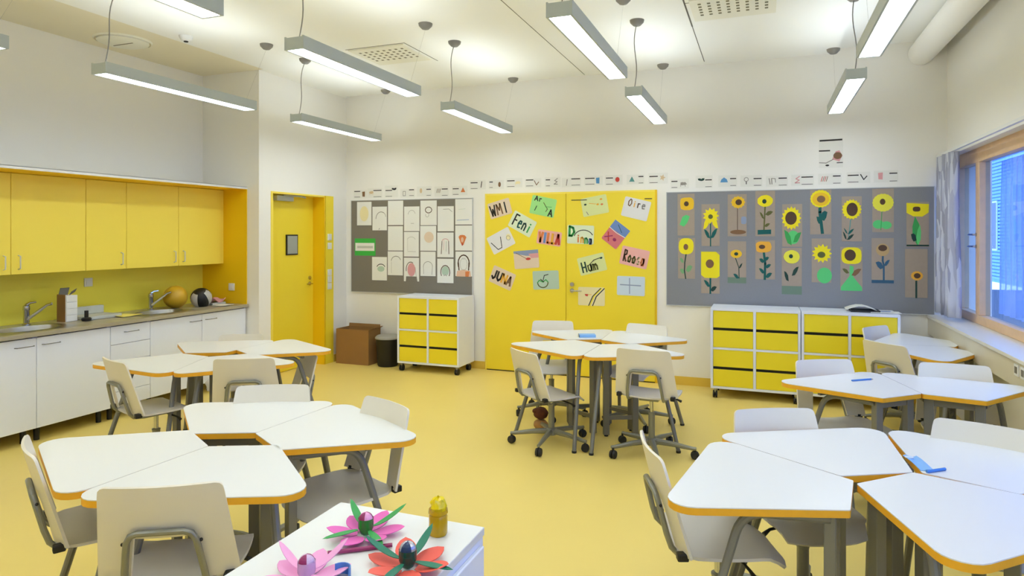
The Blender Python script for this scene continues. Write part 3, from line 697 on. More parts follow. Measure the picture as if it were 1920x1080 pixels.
for i, (x, y, a, dz, lab) in enumerate(CH):
    o = chair0 if i == 0 else dup(chair0)
    r = math.radians(a); k = .265
    o.location = (x+k*math.cos(r), y+k*math.sin(r), 0); o.rotation_euler = (0, 0, r); tag(o, lab, 'chair', CG)
    for c in o.children:
        if c.name.split('.')[0] in ('seat', 'backrest', 'back_frame', 'clip', 'screws', 'seat_plate', 'lever', 'piston'): c.location.z = dz
        if c.name.split('.')[0] in ('base', 'caster'):
            # each base stands turned its own way
            w_ = {0: 198-a-360/5*2, 1: 215-a}.get(i, 37*i); q = math.radians(w_)
            if c.name.split('.')[0] == 'base': c.rotation_euler.z = q
            else:
                p = c.location.copy(); c.location = (p.x*math.cos(q)-p.y*math.sin(q), p.x*math.sin(q)+p.y*math.cos(q), 0); c.rotation_euler.z += q+i*.7

# ------------------------------------------------------------------ foreground cabinet with craft flowers
t = thing('craft_cabinet', 'white low cabinet in the foreground carrying paper flowers', 'cabinet', (-.853, .68, 0))
MB().box(-.208, .208, 0, .80, .095, .86, 'cab_white').box(-.211, .211, -.002, .802, .86, .88, 'table_white').build('body', t, bevel=.002)
for y0 in (.02, .41): 
    for z0 in (.11, .36, .61): MB().box(.208, .22, y0, y0+.37, z0, z0+.235, 'cab_white').build('drawer', t, bevel=.003)
for x in (-.16, .16):
    for y in (.06, .70): caster(t, x, y)
def leafshape(m, L, w, a, z0, rise, mt, n=8, cup=.1, r0=0.02, th=.0015):
    c, s = math.cos(a), math.sin(a)
    def f(i, j):
        u = i/n; v = (j/4)*2-1; ww = w/2*math.sin(PI*min(1, u*.93+.07))**.7; r = r0+L*u
        x = r; y = v*ww; z = z0+rise*u**1.5+cup*abs(v)*ww
        return (x*c-y*s, x*s+y*c, z)
    m.shell(f, n, 4, th, mt)
def craft_flower(loc, petal, leaf, cup, cap, label, name='paper_flower', s=1.0, rz=0, npet=6):
    t = thing(name, label, 'flower', loc, rz)
    for k in range(npet):
        m = MB(); leafshape(m, .085*s, .055*s, 2*PI*k/npet+.3, .006, .012+.008*(k % 2), petal); m.build('petal', t)
    for k in range(4):
        m = MB(); leafshape(m, .10*s, .022*s, 2*PI*k/4+.75, .02, .035 if k in (0, 1) else .0, leaf); m.build('leaf', t)
    MB().lathe([(.009*s, .004), (.015*s, .008), (.0215*s, .022), (.0215*s, .044)], cup, n=24).lathe([(.0, .0045), (.009*s, .004)], cup, n=24).build('cup', t)
    m = MB(); uvsphere(m, .016*s, (0, 0, .040*s), cap[0], 16, 10, (1, 1, .8)); m.build('bud', t)
    m = MB()
    sphere(m, .0205*s, (0, 0, .047*s), lambda i, k: cap[1] if k in (0, 1, 2, 3, 4, 10, 11, 12, 13) else cap[0], 18, 10)
    m.build('bud_petal', t)
    return t
craft_flower((-.887, 1.335, .88), 'pink', 'leaf_green', 'cup_green', ('pink_pale', 'magenta'), 'pink paper flower with a green cup, farthest back on the cabinet', rz=.2, s=.85)
craft_flower((-.715, 1.235, .88), 'coral', 'leaf_teal', 'cup_teal', ('cup_silver', 'navy'), 'coral red paper flower with teal leaves and a dark blue top', rz=.8, s=.9)
craft_flower((-.885, 1.115, .88), 'pink_pale', 'pink_pale', 'cup_lilac', ('lilac', 'magenta'), 'pale pink paper flower with a lilac cup, cut by the lower edge', rz=.5, s=.85)
m = MB(); m.shell(lambda i, j: (.02*math.cos(i*.35), .02*math.sin(i*.35), .012*j), 8, 2, .002, 'blue_pen'); tag(m.build('blue_scrap', loc=(-.826, 1.150, .881)), 'small blue curled scrap beside the pale pink flower', 'paper')
t = thing('crayon_pencil', 'dark magenta pencil lying in front of the pink flower', 'pencil', (-.860, 1.262, .886))
dx, dy = .062, .046
MB().tube([(-dx*.85, -dy*.85, 0), (dx, dy, 0)], .005, 'magenta', n=6).build('shaft', t); MB().tube([(-dx*.85, -dy*.85, 0), (-dx, -dy, -.002)], [.005, .0008], 'TAN', n=6).build('tip', t)
t = thing('yellow_jar', 'yellow see-through jar stuffed with crumpled foil on the cabinet', 'jar', (-.730, 1.405, .88))
MB().lathe([(0, .001), (.020, .001), (.0225, .006), (.0225, .045), (.0205, .049), (.0235, .053), (.0225, .062)], 'amber', n=24).build('glass_body', t)
m = MB(); uvsphere(m, .020, (0, 0, .028), 'jar_inside', 12, 8, (.95, .95, 1.2), .12); m.build('filling', t, sharp=20)
m = MB(); uvsphere(m, .0185, (0, 0, .068), 'cellophane', 12, 8, (1, 1, 1.25), .2); m.build('crumpled_top', t, sharp=20)

# small things on desks
t = tag(MB().box(-.07, .07, -.045, .045, 0, .022, 'blue_soft').box(-.073, -.069, -.046, .046, 0, .024, 'navy').build('notebook', loc=(-1.42, 5.50, ZT), rot=(0, 0, .36), bevel=.003), 'light blue notebook lying on the central desks', 'notebook')
t = thing('blue_pencil', 'blue pencil lying on the middle right desk', 'pencil', (.555, 4.446, ZT+.005))
MB().tube([(-.062, -.047, 0), (.052, .040, 0)], .005, 'blue_pen', n=6).build('shaft', t); MB().tube([(.052, .040, 0), (.065, .05, -.002)], [.005, .001], 'TAN', n=6).build('tip', t)
m = MB(); m.shell(lambda i, j: (.05*i/5-.025+.014*j/4, .16*(j/4-.5)*-1, .004+.004*math.sin(i*1.4+j)), 5, 4, .002, 'blue_soft'); uvsphere(m, .012, (-.01, .05, .008), 'PBLUE', 10, 6, (1.4, 1, .4))
tag(m.build('blue_wrapper', loc=(.548, 2.905, ZT), rot=(0, 0, .12)), 'crumpled light blue wrapper on the near right desks', 'wrapper')
t = tag(MB().tube([(0, 0, 0), (.070, .056, 0)], .0055, 'blue_pen', n=8).build('felt_pen', loc=(.562, 2.806, ZT+.0055)), 'blue felt pen beside the light blue wrapper', 'pen')
# plush toy hanging beneath the central desks
t = thing('plush_toy', 'brown and tan plush toy dangling behind the central left chair', 'toy', (-1.68, 5.02, .05))
m = MB(); uvsphere(m, .055, (0, 0, .11), 'plush_brown', 16, 10, (1.1, 1, .9), .04); m.build('head', t)
m = MB(); uvsphere(m, .05, (0, 0, .02), 'plush_tan', 16, 10, (1.2, 1, .85), .04); m.build('body', t)
m = MB(); uvsphere(m, .03, (-.035, -.02, .13), 'plush_brown', 10, 8, (1, 1, .7), .05); m.build('ear', t)
m = MB(); uvsphere(m, .022, (.055, -.03, .02), 'plush_tan', 10, 8, (1.6, 1, .7), .05); m.build('paw', t)
MB().tube([(0, 0, .15), (.005, .01, .40)], .002, 'plush_brown', n=5).build('string', t)

# ------------------------------------------------------------------ pin boards and papers on the back wall
def board(x0, x1, z0, z1, m, label):
    t = thing('pin_board', label, 'pin board', ((x0+x1)/2, YB-.002, (z0+z1)/2)); w, h = (x1-x0)/2, (z1-z0)/2
    MB().box(-w, w, -.018, 0, -h, h, m).build('felt', t)
    q = [(-w, -h), (w, -h), (w, h), (-w, h)]; qo = [(-w-.007, -h-.007), (w+.007, -h-.007), (w+.007, h+.007), (-w-.007, h+.007)]
    MB().ring(qo, q, 0, .021, 'cab_frame').build('rim', t, rot=(PI/2, 0, 0))
board(-4.97, -3.26, .87, 2.035, 'board_grey', 'grey pin board covered with pencil portraits')
board(-.97, 1.49, .85, 2.05, 'board_blue_grey', 'wide grey pin board covered with sunflower pictures')
YS = YB-.0205
class Art:
    """flat drawing on its sheet: unit coordinates, u right, v down"""
    def __init__(s, w, h, paper, y=0.0, th=.0015, round_=0):
        s.w, s.h = w, h; s.m = MB(); s.k = 0; s.th = th
        if round_:
            p = rounded([(-w/2, -h/2), (w/2, -h/2), (w/2, h/2), (-w/2, h/2)], [round_]*4, 4)
            n = len(p); vs = [(a, 0, b) for a, b in p]+[(a, -th, b) for a, b in p]
            s.m.add(vs, [tuple(range(n)), tuple(range(2*n-1, n-1, -1))]+[(i, n+i, n+(i+1)%n, (i+1)%n) for i in range(n)], paper)
        else: s.m.box(-w/2, w/2, -th, 0, -h/2, h/2, paper)
    def P(s, u, v): return ((u-.5)*s.w, (.5-v)*s.h)
    def poly(s, pts, m):
        s.k += 1; y = -s.th-.0003*s.k; P = [s.P(*p) for p in pts]; n = len(P)
        A = sum(P[i][0]*P[(i+1)%n][1]-P[(i+1)%n][0]*P[i][1] for i in range(n))
        f = tuple(range(n)) if A > 0 else tuple(range(n-1, -1, -1))
        s.m.add([(a, y, b) for a, b in P], [f], m); return s
    def fan(s, c, pts, m):
        s.k += 1; y = -s.th-.0003*s.k; P = [s.P(*c)]+[s.P(*p) for p in pts]; n = len(pts)
        s.m.add([(a, y, b) for a, b in P], [(0, 1+i, 1+(i+1)%n) for i in range(n)], m); return s
    def ell(s, u, v, ru, rv, m, n=18, jit=0, sq=1.0):
        rnd = random.Random(int(u*977+v*331+ru*71)); pts = []
        for k in range(n):
            t = -2*PI*k/n; c, q = math.cos(t), math.sin(t)
            c = math.copysign(abs(c)**sq, c); q = math.copysign(abs(q)**sq, q); j = 1+rnd.uniform(-jit, jit)
            pts.append((u+ru*c*j, v+rv*q*j))
        return s.fan((u, v), pts, m)
    def spiky(s, u, v, ru, rv, m, n=14, depth=.25):
        pts = []
        for k in range(2*n):
            t = -2*PI*k/(2*n); q = 1 if k % 2 == 0 else 1-depth; pts.append((u+ru*q*math.cos(t), v+rv*q*math.sin(t)))
        return s.fan((u, v), pts, m)
    def line(s, pts, w, m):
        s.k += 1; y = -s.th-.0003*s.k; P = [s.P(*p) for p in pts]
        for i in range(len(P)-1):
            (a, b), (c, d) = P[i], P[i+1]; L = math.hypot(c-a, d-b) or 1; nx, nz = -(d-b)/L*w/2, (c-a)/L*w/2; ex, ez = (c-a)/L*w*.3, (d-b)/L*w*.3
            s.m.add([(a-ex-nx, y, b-ez-nz), (c+ex-nx, y, d+ez-nz), (c+ex+nx, y, d+ez+nz), (a-ex+nx, y, b-ez+nz)], [(0,1,2,3)], m)
        return s
    def arc(s, u, v, ru, rv, a0, a1, w, m, n=10):
        return s.line([(u+ru*math.cos(math.radians(a0+(a1-a0)*k/n)), v-rv*math.sin(math.radians(a0+(a1-a0)*k/n))) for k in range(n+1)], w, m)
    def leaf(s, u0, v0, u1, v1, w, m):
        du, dv = (u1-u0), (v1-v0); nu, nv = -dv*w, du*w
        return s.fan(((u0+u1)/2, (v0+v1)/2), [(u0, v0), (u0+du*.35+nu, v0+dv*.35+nv), (u0+du*.7+nu*.8, v0+dv*.7+nv*.8), (u1, v1), (u0+du*.7-nu*.8, v0+dv*.7-nv*.8), (u0+du*.35-nu, v0+dv*.35-nv)], m)
    def put(s, name, x, y, z, label, cat, group=None, rot=0):
        o = s.m.build(name, loc=(x, y, z), rot=(0, -math.radians(rot), 0), sharp=30); return tag(o, label, cat, group)
def rect_art(r, paper, **k):
    x0, x1, z0, z1 = r; return Art(x1-x0, z1-z0, paper, **k), (x0+x1)/2, (z0+z1)/2
SUN = [(-0.857,-0.682,1.592,2.033),(-0.611,-0.429,1.481,1.920),(-0.349,-0.164,1.583,2.017),(-0.080,0.107,1.583,2.045),(0.174,0.359,1.479,1.907),(0.431,0.621,1.603,2.044),(0.713,0.888,1.535,1.973),(0.978,1.160,1.624,2.041),(1.265,1.449,1.486,1.909),
 (-0.852,-0.677,1.134,1.564),(-0.615,-0.429,0.985,1.422),(-0.349,-0.168,1.099,1.531),(-0.080,0.107,1.146,1.543),(0.170,0.355,1.000,1.467),(0.445,0.621,1.127,1.562),(0.702,0.894,1.053,1.481),(0.972,1.160,1.134,1.567),(1.253,1.438,1.005,1.464)]
def s1(a): a.ell(.56,.24,.40,.15,'Y2',sq=.55,jit=.04).ell(.52,.24,.14,.06,'BR').leaf(.12,.74,.72,.54,.2,'GREEN')
def s2(a): a.line([(.5,.42),(.5,1)],.012,'TEAL').leaf(.48,.82,.14,.60,.16,'TEAL').leaf(.5,.82,.88,.58,.16,'TEAL').spiky(.52,.28,.46,.20,'Y1',11,.3).leaf(.45,.3,.10,.60,.22,'Y1').leaf(.55,.3,.92,.58,.22,'Y1').ell(.5,.30,.13,.055,'OLIVE')
def s3(a): a.ell(.85,.62,.14,.09,'BLUEP',sq=.5).line([(.52,.3),(.52,.86)],.006,'BR').ell(.55,.9,.42,.055,'BRL').spiky(.55,.19,.38,.15,'Y2',12,.14).ell(.58,.19,.17,.07,'BR')
def s4(a): a.line([(.5,.32),(.44,.85)],.014,'OLIVE').leaf(.5,.52,.9,.46,.12,'OLIVE').leaf(.45,.62,.22,.46,.14,'OLIVE').leaf(.45,.78,.75,.72,.12,'OLIVE').poly([(.12,.86),(.8,.85),(.8,.95),(.12,.96)],'TEAL').ell(.5,.22,.40,.13,'Y1',jit=.03).ell(.46,.23,.11,.05,'DG')
def s5(a): a.ell(.55,.78,.30,.16,'GREEN').leaf(.48,.97,.1,.6,.2,'leaf_green').leaf(.55,.9,.95,.66,.18,'leaf_green').spiky(.46,.33,.50,.28,'Y1',16,.2).ell(.44,.33,.29,.155,'BR')
def s6(a): a.line([(.47,.36),(.46,.5),(.58,.97)],.028,'TEAL').leaf(.5,.66,.82,.5,.3,'TEAL').leaf(.52,.76,.3,.6,.25,'TEAL').spiky(.5,.2,.5,.20,'Y1',18,.06).ell(.5,.21,.40,.15,'Y2').ell(.52,.21,.20,.08,'BRL')
def s7(a): a.line([(.45,.5),(.35,.9)],.008,'TEAL2').leaf(.25,.97,.06,.78,.14,'DG').leaf(.25,.97,.62,.84,.1,'DG').leaf(.3,.84,.62,.72,.1,'TEAL').leaf(.3,.84,.1,.7,.1,'TEAL').spiky(.5,.29,.50,.23,'Y1',18,.14).ell(.52,.29,.28,.15,'BR')
def s8(a): a.ell(.28,.82,.26,.10,'GREEN').ell(.66,.84,.24,.09,'GREEN').line([(.45,.5),(.4,.95)],.006,'leaf_green').spiky(.5,.32,.5,.21,'Y3',18,.05).ell(.48,.30,.13,.07,'BR')
def s9(a): a.leaf(.5,.98,.38,.32,.28,'leaf_green').leaf(.5,.99,.6,.5,.2,'GREEN').leaf(.45,.86,.2,.72,.3,'DG').poly([(0,.955),(1,.955),(1,.99),(0,.99)],'DG').poly([(0,.02),(1,.05),(.98,.24),(.7,.33),(.3,.32),(0,.24)],'Y1').ell(.45,.16,.17,.055,'BR',sq=.7)
def s10(a): a.leaf(.35,.6,.1,.5,.2,'GR2').leaf(.45,.8,.85,.7,.2,'GR2').leaf(.4,.85,.1,.78,.2,'GR2').line([(.48,.38),(.40,.6),(.38,.8),(.45,1)],.012,'DG').ell(.48,.2,.44,.20,'Y1',sq=.75).ell(.46,.22,.14,.075,'BRL')
def s11(a): a.line([(.5,.6),(.5,1)],.018,'TEAL').leaf(.5,.85,.14,.68,.14,'TEAL').leaf(.5,.93,.85,.84,.16,'DG').poly([(0,0),(.8,0),(1,.08),(1,.58),(.85,.63),(.2,.63),(0,.56)],'Y1').ell(.47,.29,.22,.105,'BRL')
def s12(a): a.poly([(0,.86),(1,.86),(1,1),(0,1)],'GBAND').line([(.42,.4),(.6,.62),(.62,.88)],.008,'DG').leaf(.6,.65,.8,.52,.14,'DG').leaf(.62,.88,.3,.78,.14,'TEAL').ell(.46,.3,.31,.10,'Y2').ell(.46,.3,.11,.04,'DG')
def s13(a): a.line([(.42,.26),(.5,.6),(.48,1)],.022,'TEAL').leaf(.46,.5,.7,.44,.2,'TEAL').leaf(.46,.56,.2,.48,.2,'TEAL').leaf(.5,.7,.8,.62,.16,'TEAL').leaf(.48,.85,.18,.72,.16,'TEAL').leaf(.5,.95,.85,.84,.16,'TEAL').ell(.42,.17,.40,.14,'YO',sq=.6,jit=.05).ell(.34,.17,.16,.055,'BR')
def s14(a): a.poly([(0,.82),(1,.82),(1,1),(0,1)],'GBAND').leaf(.35,.72,.12,.5,.22,'DG').leaf(.5,.6,.85,.4,.16,'DG').ell(.5,.19,.40,.145,'Y3',jit=.03).ell(.46,.18,.10,.045,'DG')
def s15(a): a.ell(.65,.84,.38,.18,'GREEN').spiky(.52,.34,.52,.22,'Y1',13,.28).ell(.50,.37,.20,.07,'OLIVE')
def s16(a): a.poly([(.42,.42),(.6,.45),(.58,.68),(.98,.92),(.98,1),(.02,1),(.02,.92),(.42,.66)],'GREEN').leaf(.5,.65,.95,.5,.14,'BRL').leaf(.4,.6,.08,.5,.14,'OLIVE').ell(.5,.2,.46,.19,'Y1',sq=.6).ell(.44,.19,.26,.13,'BR')
def s17(a): a.poly([(0,.93),(1,.93),(1,1),(0,1)],'DBLUE').line([(.52,.3),(.5,.5),(.55,.6),(.55,.93)],.016,'DBLUE').leaf(.55,.66,.18,.54,.2,'DBLUE').leaf(.55,.62,.82,.48,.16,'DBLUE').ell(.5,.26,.30,.14,'HALO').ell(.5,.22,.20,.07,'BR')
def s18(a): a.line([(.5,.66),(.5,1)],.016,'DG').spiky(.53,.55,.28,.10,'YO',14,.12).ell(.54,.55,.15,.055,'BR')
SDEF = [(s1,'square orange yellow head above one pale green leaf'),(s2,'spiky yellow head and two dark teal leaves'),(s3,'small head on a thin brown stem over brown soil'),(s4,'dome head and olive stem in a dark teal pot'),
 (s5,'large brown centre over bright green leaves'),(s6,'broad orange yellow head on a thick teal stem'),(s7,'round brown centre, leaves like arrows'),(s8,'plain round lemon head over two pale green blots'),(s9,'flat topped head on a bright green leaf over a dark bar'),
 (s10,'rounded head on a curved black stem, lowest left'),(s11,'huge yellow square head covering half the sheet'),(s12,'small head on a forked thin stem over a grey green strip'),(s13,'orange head and a teal stem with many leaflets'),(s14,'lemon head, two loose leaves and a grey green strip'),
 (s15,'ragged daisy like yellow head over a pale green patch'),(s16,'big brown centre over a spreading bright green dress shape'),(s17,'bare brown centre without petals on a blue stem'),(s18,'small orange head low on an otherwise empty sheet')]
for r, (fn, tx) in zip(SUN, SDEF):
    a, x, z = rect_art(r, 'kraft'); fn(a); a.put('sunflower_picture', x, YS, z, 'sunflower picture: '+tx, 'picture', 'sunflower pictures on the right pin board')
POR = [(-4.883,-4.666,1.715,2.020),(-4.652,-4.439,1.650,1.955),(-4.423,-4.204,1.716,2.026),(-4.423,-4.208,1.396,1.707),(-4.426,-4.209,1.086,1.391),(-4.657,-4.439,1.017,1.317),(-4.191,-3.974,1.640,1.950),(-4.193,-3.982,1.323,1.635),(-4.193,-3.979,1.015,1.314),(-3.960,-3.734,1.712,2.021),(-3.963,-3.742,1.397,1.708),(-3.960,-3.750,1.086,1.391),(-3.722,-3.503,1.637,1.946),(-3.727,-3.506,1.320,1.626),(-3.727,-3.507,1.007,1.307),(-3.483,-3.258,1.718,2.029),(-3.483,-3.258,1.404,1.711),(-3.480,-3.261,1.095,1.397)]
PD = [(lambda a: a.ell(.5,.5,.3,.32,'CREAM'),'with a soft yellow blot, top left'),
 (lambda a: a.arc(.6,.5,.35,.28,60,180,.008,'ink_light').arc(.62,.42,.3,.2,0,70,.006,'ink_light').line([(.45,.95),(.5,.9)],.005,'ink'),'with one grey sweep of hair, second sheet of the top row'),
 (lambda a: a.arc(.5,.5,.2,.2,0,360,.0015,'paper_card'),'left almost blank, top of the third column'),
 (lambda a: a.arc(.5,.5,.2,.2,0,360,.0015,'paper_card'),'left almost blank, middle of the third column'),
 (lambda a: a.arc(.55,.42,.32,.22,20,170,.008,'ink_light').line([(.25,.42),(.25,.9)],.003,'ink_light'),'with a long faint arch, bottom of the third column'),
 (lambda a: a.ell(.6,.5,.24,.12,'PSAGE').arc(.6,.46,.28,.16,20,160,.009,'ink'),'with a small shaded face under a black cap'),
 (lambda a: a.arc(.5,.35,.24,.2,20,170,.004,'ink_light').line([(.45,.68),(.65,.68)],.004,'ink_light'),'of a faint face with a short mouth line'),
 (lambda a: a.arc(.5,.35,.28,.15,20,160,.003,'ink_light').line([(.25,.78),(.8,.79)],.003,'ink_light').line([(.25,.3),(.25,.75)],.002,'ink_light'),'of a faint boxy outline in the middle row'),
 (lambda a: a.poly([(.15,.78),(.85,.78),(.9,1),(.12,1)],'board_grey').ell(.5,.5,.26,.28,'ROSE').arc(.45,.5,.3,.32,60,190,.008,'BR').line([(.75,.4),(.85,.95)],.004,'ink_light'),'of a pink face over a grey jumper'),
 (lambda a: a.arc(.5,.38,.2,.12,0,360,.009,'BR').arc(.42,.58,.1,.08,150,390,.004,'ink_light'),'of a tiny head ringed by dark hair'),
 (lambda a: a.ell(.55,.45,.3,.22,'PBEIGE'),'with a blurred beige blot'),
 (lambda a: a.arc(.5,.6,.3,.2,0,180,.006,'ink_light').line([(.2,.6),(.22,.9)],.005,'ink_light').line([(.8,.6),(.76,.92)],.005,'ink_light'),'of a grey arch like a fringe'),
 (lambda a: a.line([(.35,.12),(.7,.11),(.9,.22)],.005,'ink_light'),'with one short line near its top'),
 (lambda a: a.arc(.5,.35,.2,.1,0,180,.007,'ROSE').line([(.3,.35),(.25,.85)],.008,'BR').line([(.7,.35),(.72,.85)],.008,'BR').line([(.42,.3),(.4,.7)],.004,'ROSE').line([(.56,.35),(.55,.75)],.004,'ink_light'),'of long brown hair strands'),
 (lambda a: a.ell(.5,.5,.22,.2,'PSAGE').arc(.5,.55,.28,.28,-30,210,.010,'BR').ell(.5,.72,.14,.08,'paper').arc(.5,.7,.08,.04,0,180,.005,'ink'),'of a green tinted face with a dark hood, lowest sheet'),
 (lambda a: a.line([(.1,.82),(.8,.8)],.005,'LBLUE').line([(.2,.4),(.6,.38)],.003,'PSAGE'),'with a blue line across its lower part'),
 (lambda a: a.fan((.42,.5),[(.2,.45),(.28,.38),(.55,.38),(.66,.46),(.5,.75),(.42,.8),(.32,.68)],'ORANGE').ell(.42,.45,.18,.08,'ORANGE').ell(.42,.56,.08,.1,'SKIN').ell(.42,.74,.04,.05,'RED'),'of an orange face shaped like a cone'),
 (lambda a: a.poly([(.1,.78),(.5,.72),(.9,.78),(.95,1),(.05,1)],'SKIN').poly([(.6,.8),(.85,.78),(.8,1),(.6,1)],'ORANGE').arc(.5,.48,.34,.34,-20,200,.014,'BR').line([(.18,.45),(.22,.74)],.014,'BR').line([(.82,.45),(.80,.74)],.014,'BR').arc(.5,.5,.22,.25,0,360,.003,'ink_light').line([(.42,.3),(.58,.3)],.003,'ink_light'),'of a face with long brown hair in an orange top')]
for r, (fn, tx) in zip(POR, PD):
    a, x, z = rect_art(r, 'paper'); a.line([(0,.995),(1,.995)],.004,'ink'); fn(a); a.put('portrait_drawing', x, YS, z, 'pencil portrait sheet '+tx, 'drawing', 'portrait drawings on the left pin board')
a, x, z = rect_art((-4.917,-4.607,1.332,1.551), 'green_sign'); a.poly([(.03,.26),(.95,.26),(.95,.72),(.03,.72)],'paper').line([(.15,.5),(.85,.5)],.03,'paper_grey')
a.put('green_sign', x, YS, z, 'bright green sign with a white strip on the grey board', 'sign')

# name cards on the yellow doors
FONT = {'W':[[(0,0),(.25,1),(.5,.35),(.75,1),(1,0)]],'M':[[(0,1),(.1,0),(.5,.6),(.9,0),(1,1)]],'N':[[(0,1),(0,0),(1,1),(1,0)]],'I':[[(.5,0),(.5,1)]],'A':[[(0,1),(.5,0),(1,1)],[(.2,.65),(.8,.65)]],'F':[[(0,1),(0,0),(.9,0)],[(0,.5),(.7,.5)]],
 'e':[[(.1,.65),(.85,.6),(.7,.38),(.3,.38),(.1,.65),(.3,1),(.85,.95)]],'n':[[(.1,1),(.1,.4)],[(.1,.5),(.5,.36),(.85,.55),(.85,1)]],'i':[[(.5,.45),(.5,1)],[(.5,.2),(.5,.26)]],'U':[[(0,0),(.05,.75),(.5,1),(.95,.7),(1,0)]],'J':[[(.8,0),(.8,.75),(.45,1),(.05,.75)]],
 'L':[[(.1,0),(.1,1),(.8,1)]],'V':[[(0,0),(.5,1),(1,0)]],'R':[[(.1,1),(.1,0),(.7,.05),(.75,.35),(.1,.5),(.85,1)]],'o':[[(.5,.4),(.15,.6),(.25,.95),(.7,.97),(.88,.65),(.5,.4)]],'s':[[(.85,.45),(.4,.38),(.2,.55),(.75,.75),(.6,1),(.15,.95)]],'a':[[(.8,.42),(.3,.4),(.1,.75),(.4,1),(.8,.8),(.8,.42),(.85,1)]],
 'H':[[(0,0),(0,1)],[(.9,0),(.9,1)],[(0,.5),(.9,.5)]],'u':[[(.1,.4),(.15,.9),(.5,1),(.8,.85),(.85,.4),(.9,1)]],'m':[[(.0,1),(.0,.4),(.3,.45),(.45,1)],[(.45,.6),(.7,.4),(.95,.6),(.95,1)]],'r':[[(.2,1),(.2,.42),(.7,.4)]],'O':[[(.5,0),(.05,.4),(.15,.9),(.6,1),(.95,.6),(.8,.1),(.5,0)]],'D':[[(.1,1),(.1,0),(.7,.15),(.9,.6),(.5,1),(.1,1)]]}
def word(a, txt, u, v, w, h, lw, ms, slope=0):
    n = len(txt); cw_ = w/n
    lw *= 1.45
    for k, ch in enumerate(txt):
        m_ = ms[k % len(ms)]
        for st in FONT[ch]: a.line([(u+cw_*(k+.1+.75*p[0]), v+h*p[1]+slope*k/n) for p in st], lw, m_)
CARDS = [(-2.898,1.907,0.283,0.189,15),(-2.363,1.925,0.299,0.213,-12),(-1.757,1.923,0.296,0.207,10),(-1.298,1.882,0.290,0.216,-14),(-2.616,1.725,0.306,0.201,-28),(-2.883,1.528,0.306,0.218,27),(-2.289,1.563,0.289,0.163,-8),(-1.920,1.601,0.308,0.209,-2),(-1.522,1.601,0.207,0.259,-38),(-2.566,1.314,0.305,0.208,5),(-1.788,1.271,0.311,0.200,14),(-1.315,1.353,0.304,0.203,-12),(-2.867,1.092,0.298,0.204,-22),(-2.329,1.080,0.313,0.213,3),(-1.795,0.911,0.304,0.205,0),(-1.354,1.040,0.305,0.210,-1)]
def c1(a): word(a,'WMI',.05,.2,.85,.65,.012,['ink','BRL','ink'])
def c2(a): word(a,'Ar',.1,.02,.35,.25,.008,['ink']); word(a,'A',.75,.6,.2,.35,.01,['ink']); a.line([(.25,.55),(.2,.8)],.009,'DG').line([(.5,.3),(.7,.6),(.65,.75)],.008,'OLIVE').line([(.6,.5),(.85,.45)],.005,'leaf_green')
def c3(a): a.ell(.15,.35,.05,.05,'DG').line([(.3,.32),(.55,.42)],.006,'YO').ell(.62,.46,.05,.05,'YO').ell(.78,.5,.05,.05,'ORANGE').ell(.78,.22,.05,.05,'YO').line([(.15,.75),(.2,.92)],.008,'ink_light')
def c4(a): word(a,'Oire',.15,.08,.7,.35,.008,['BRL','YO','BR','ink_light'])
def c5(a): word(a,'Feni',.12,.15,.8,.65,.012,['ink','TEAL','DG','leaf_green'])
def c6(a): a.line([(.1,.35),(.25,.85),(.42,.85),(.55,.3)],.009,'ink').ell(.85,.5,.1,.15,'CREAM').arc(.82,.55,.08,.12,0,360,.005,'ink_light')
def c7(a): word(a,'VILLA',.06,.2,.9,.65,.02,['ORANGE','LBLUE','ORANGE','YO','RED'])
def c8(a): word(a,'D',.03,.08,.3,.5,.018,['leaf_green']); a.arc(.62,.75,.38,.5,30,160,.009,'ink'); word(a,'inna',.35,.45,.6,.45,.012,['ORANGE','YO','leaf_green','LBLUE'],.12)
def c9(a): a.poly([(0,0),(1,0),(1,.36),(0,.40)],'LBLUE').line([(0,.40),(.5,.42),(1,.36)],.008,'paper').line([(.3,.1),(.7,.28)],.008,'DBLUE').line([(.1,.6),(.4,.9)],.014,'RED').line([(.4,.62),(.1,.86)],.012,'magenta').ell(.62,.7,.1,.07,'magenta')
def c10(a): a.poly([(0,0),(1,0),(1,.35),(.5,.3),(0,.12)],'BLUEP').poly([(.6,.2),(1,.2),(1,.45),(.7,.45)],'ROSE').line([(.1,.1),(.55,.5)],.006,'BRL').ell(.58,.48,.10,.07,'RED')
def c11(a): word(a,'Hum',.1,.3,.6,.55,.012,['DG','OLIVE','OLIVE']); a.line([(.35,.55),(.6,.3),(.9,.25)],.008,'ink').ell(.88,.28,.05,.05,'DG')
def c12(a): word(a,'Roosa',.1,.2,.8,.6,.012,['BR','OLIVE','OLIVE','TAN','ORANGE'],.06)
def c13(a): word(a,'JUNA',.04,.25,.9,.5,.016,['ink','ink','YO','BRL'])
def c14(a): a.arc(.38,.62,.2,.28,-180,0,.012,'OLIVE').line([(.18,.62),(.25,.5),(.38,.6),(.5,.48),(.58,.6)],.012,'leaf_green').line([(.4,.5),(.45,.25),(.6,.2)],.009,'ink').line([(.3,.45),(.42,.6)],.01,'ink')
def c15(a): 
    for k, m_ in enumerate(('ink','Y1','CREAM','ink')): a.line([(.4+.05*k,1),(.55+.045*k,.5),(.85+.045*k,.05)],.011,m_)
    a.poly([(.25,.38),(.38,.38),(.36,.5),(.28,.48)],'RED').line([(.38,.42),(.5,.4)],.006,'YO')
def c16(a): a.line([(.12,.45),(.85,.47)],.012,'BLUEP').line([(.45,.1),(.46,.9)],.010,'BLUEP').line([(.15,.15),(.4,.2)],.006,'PBLUE')
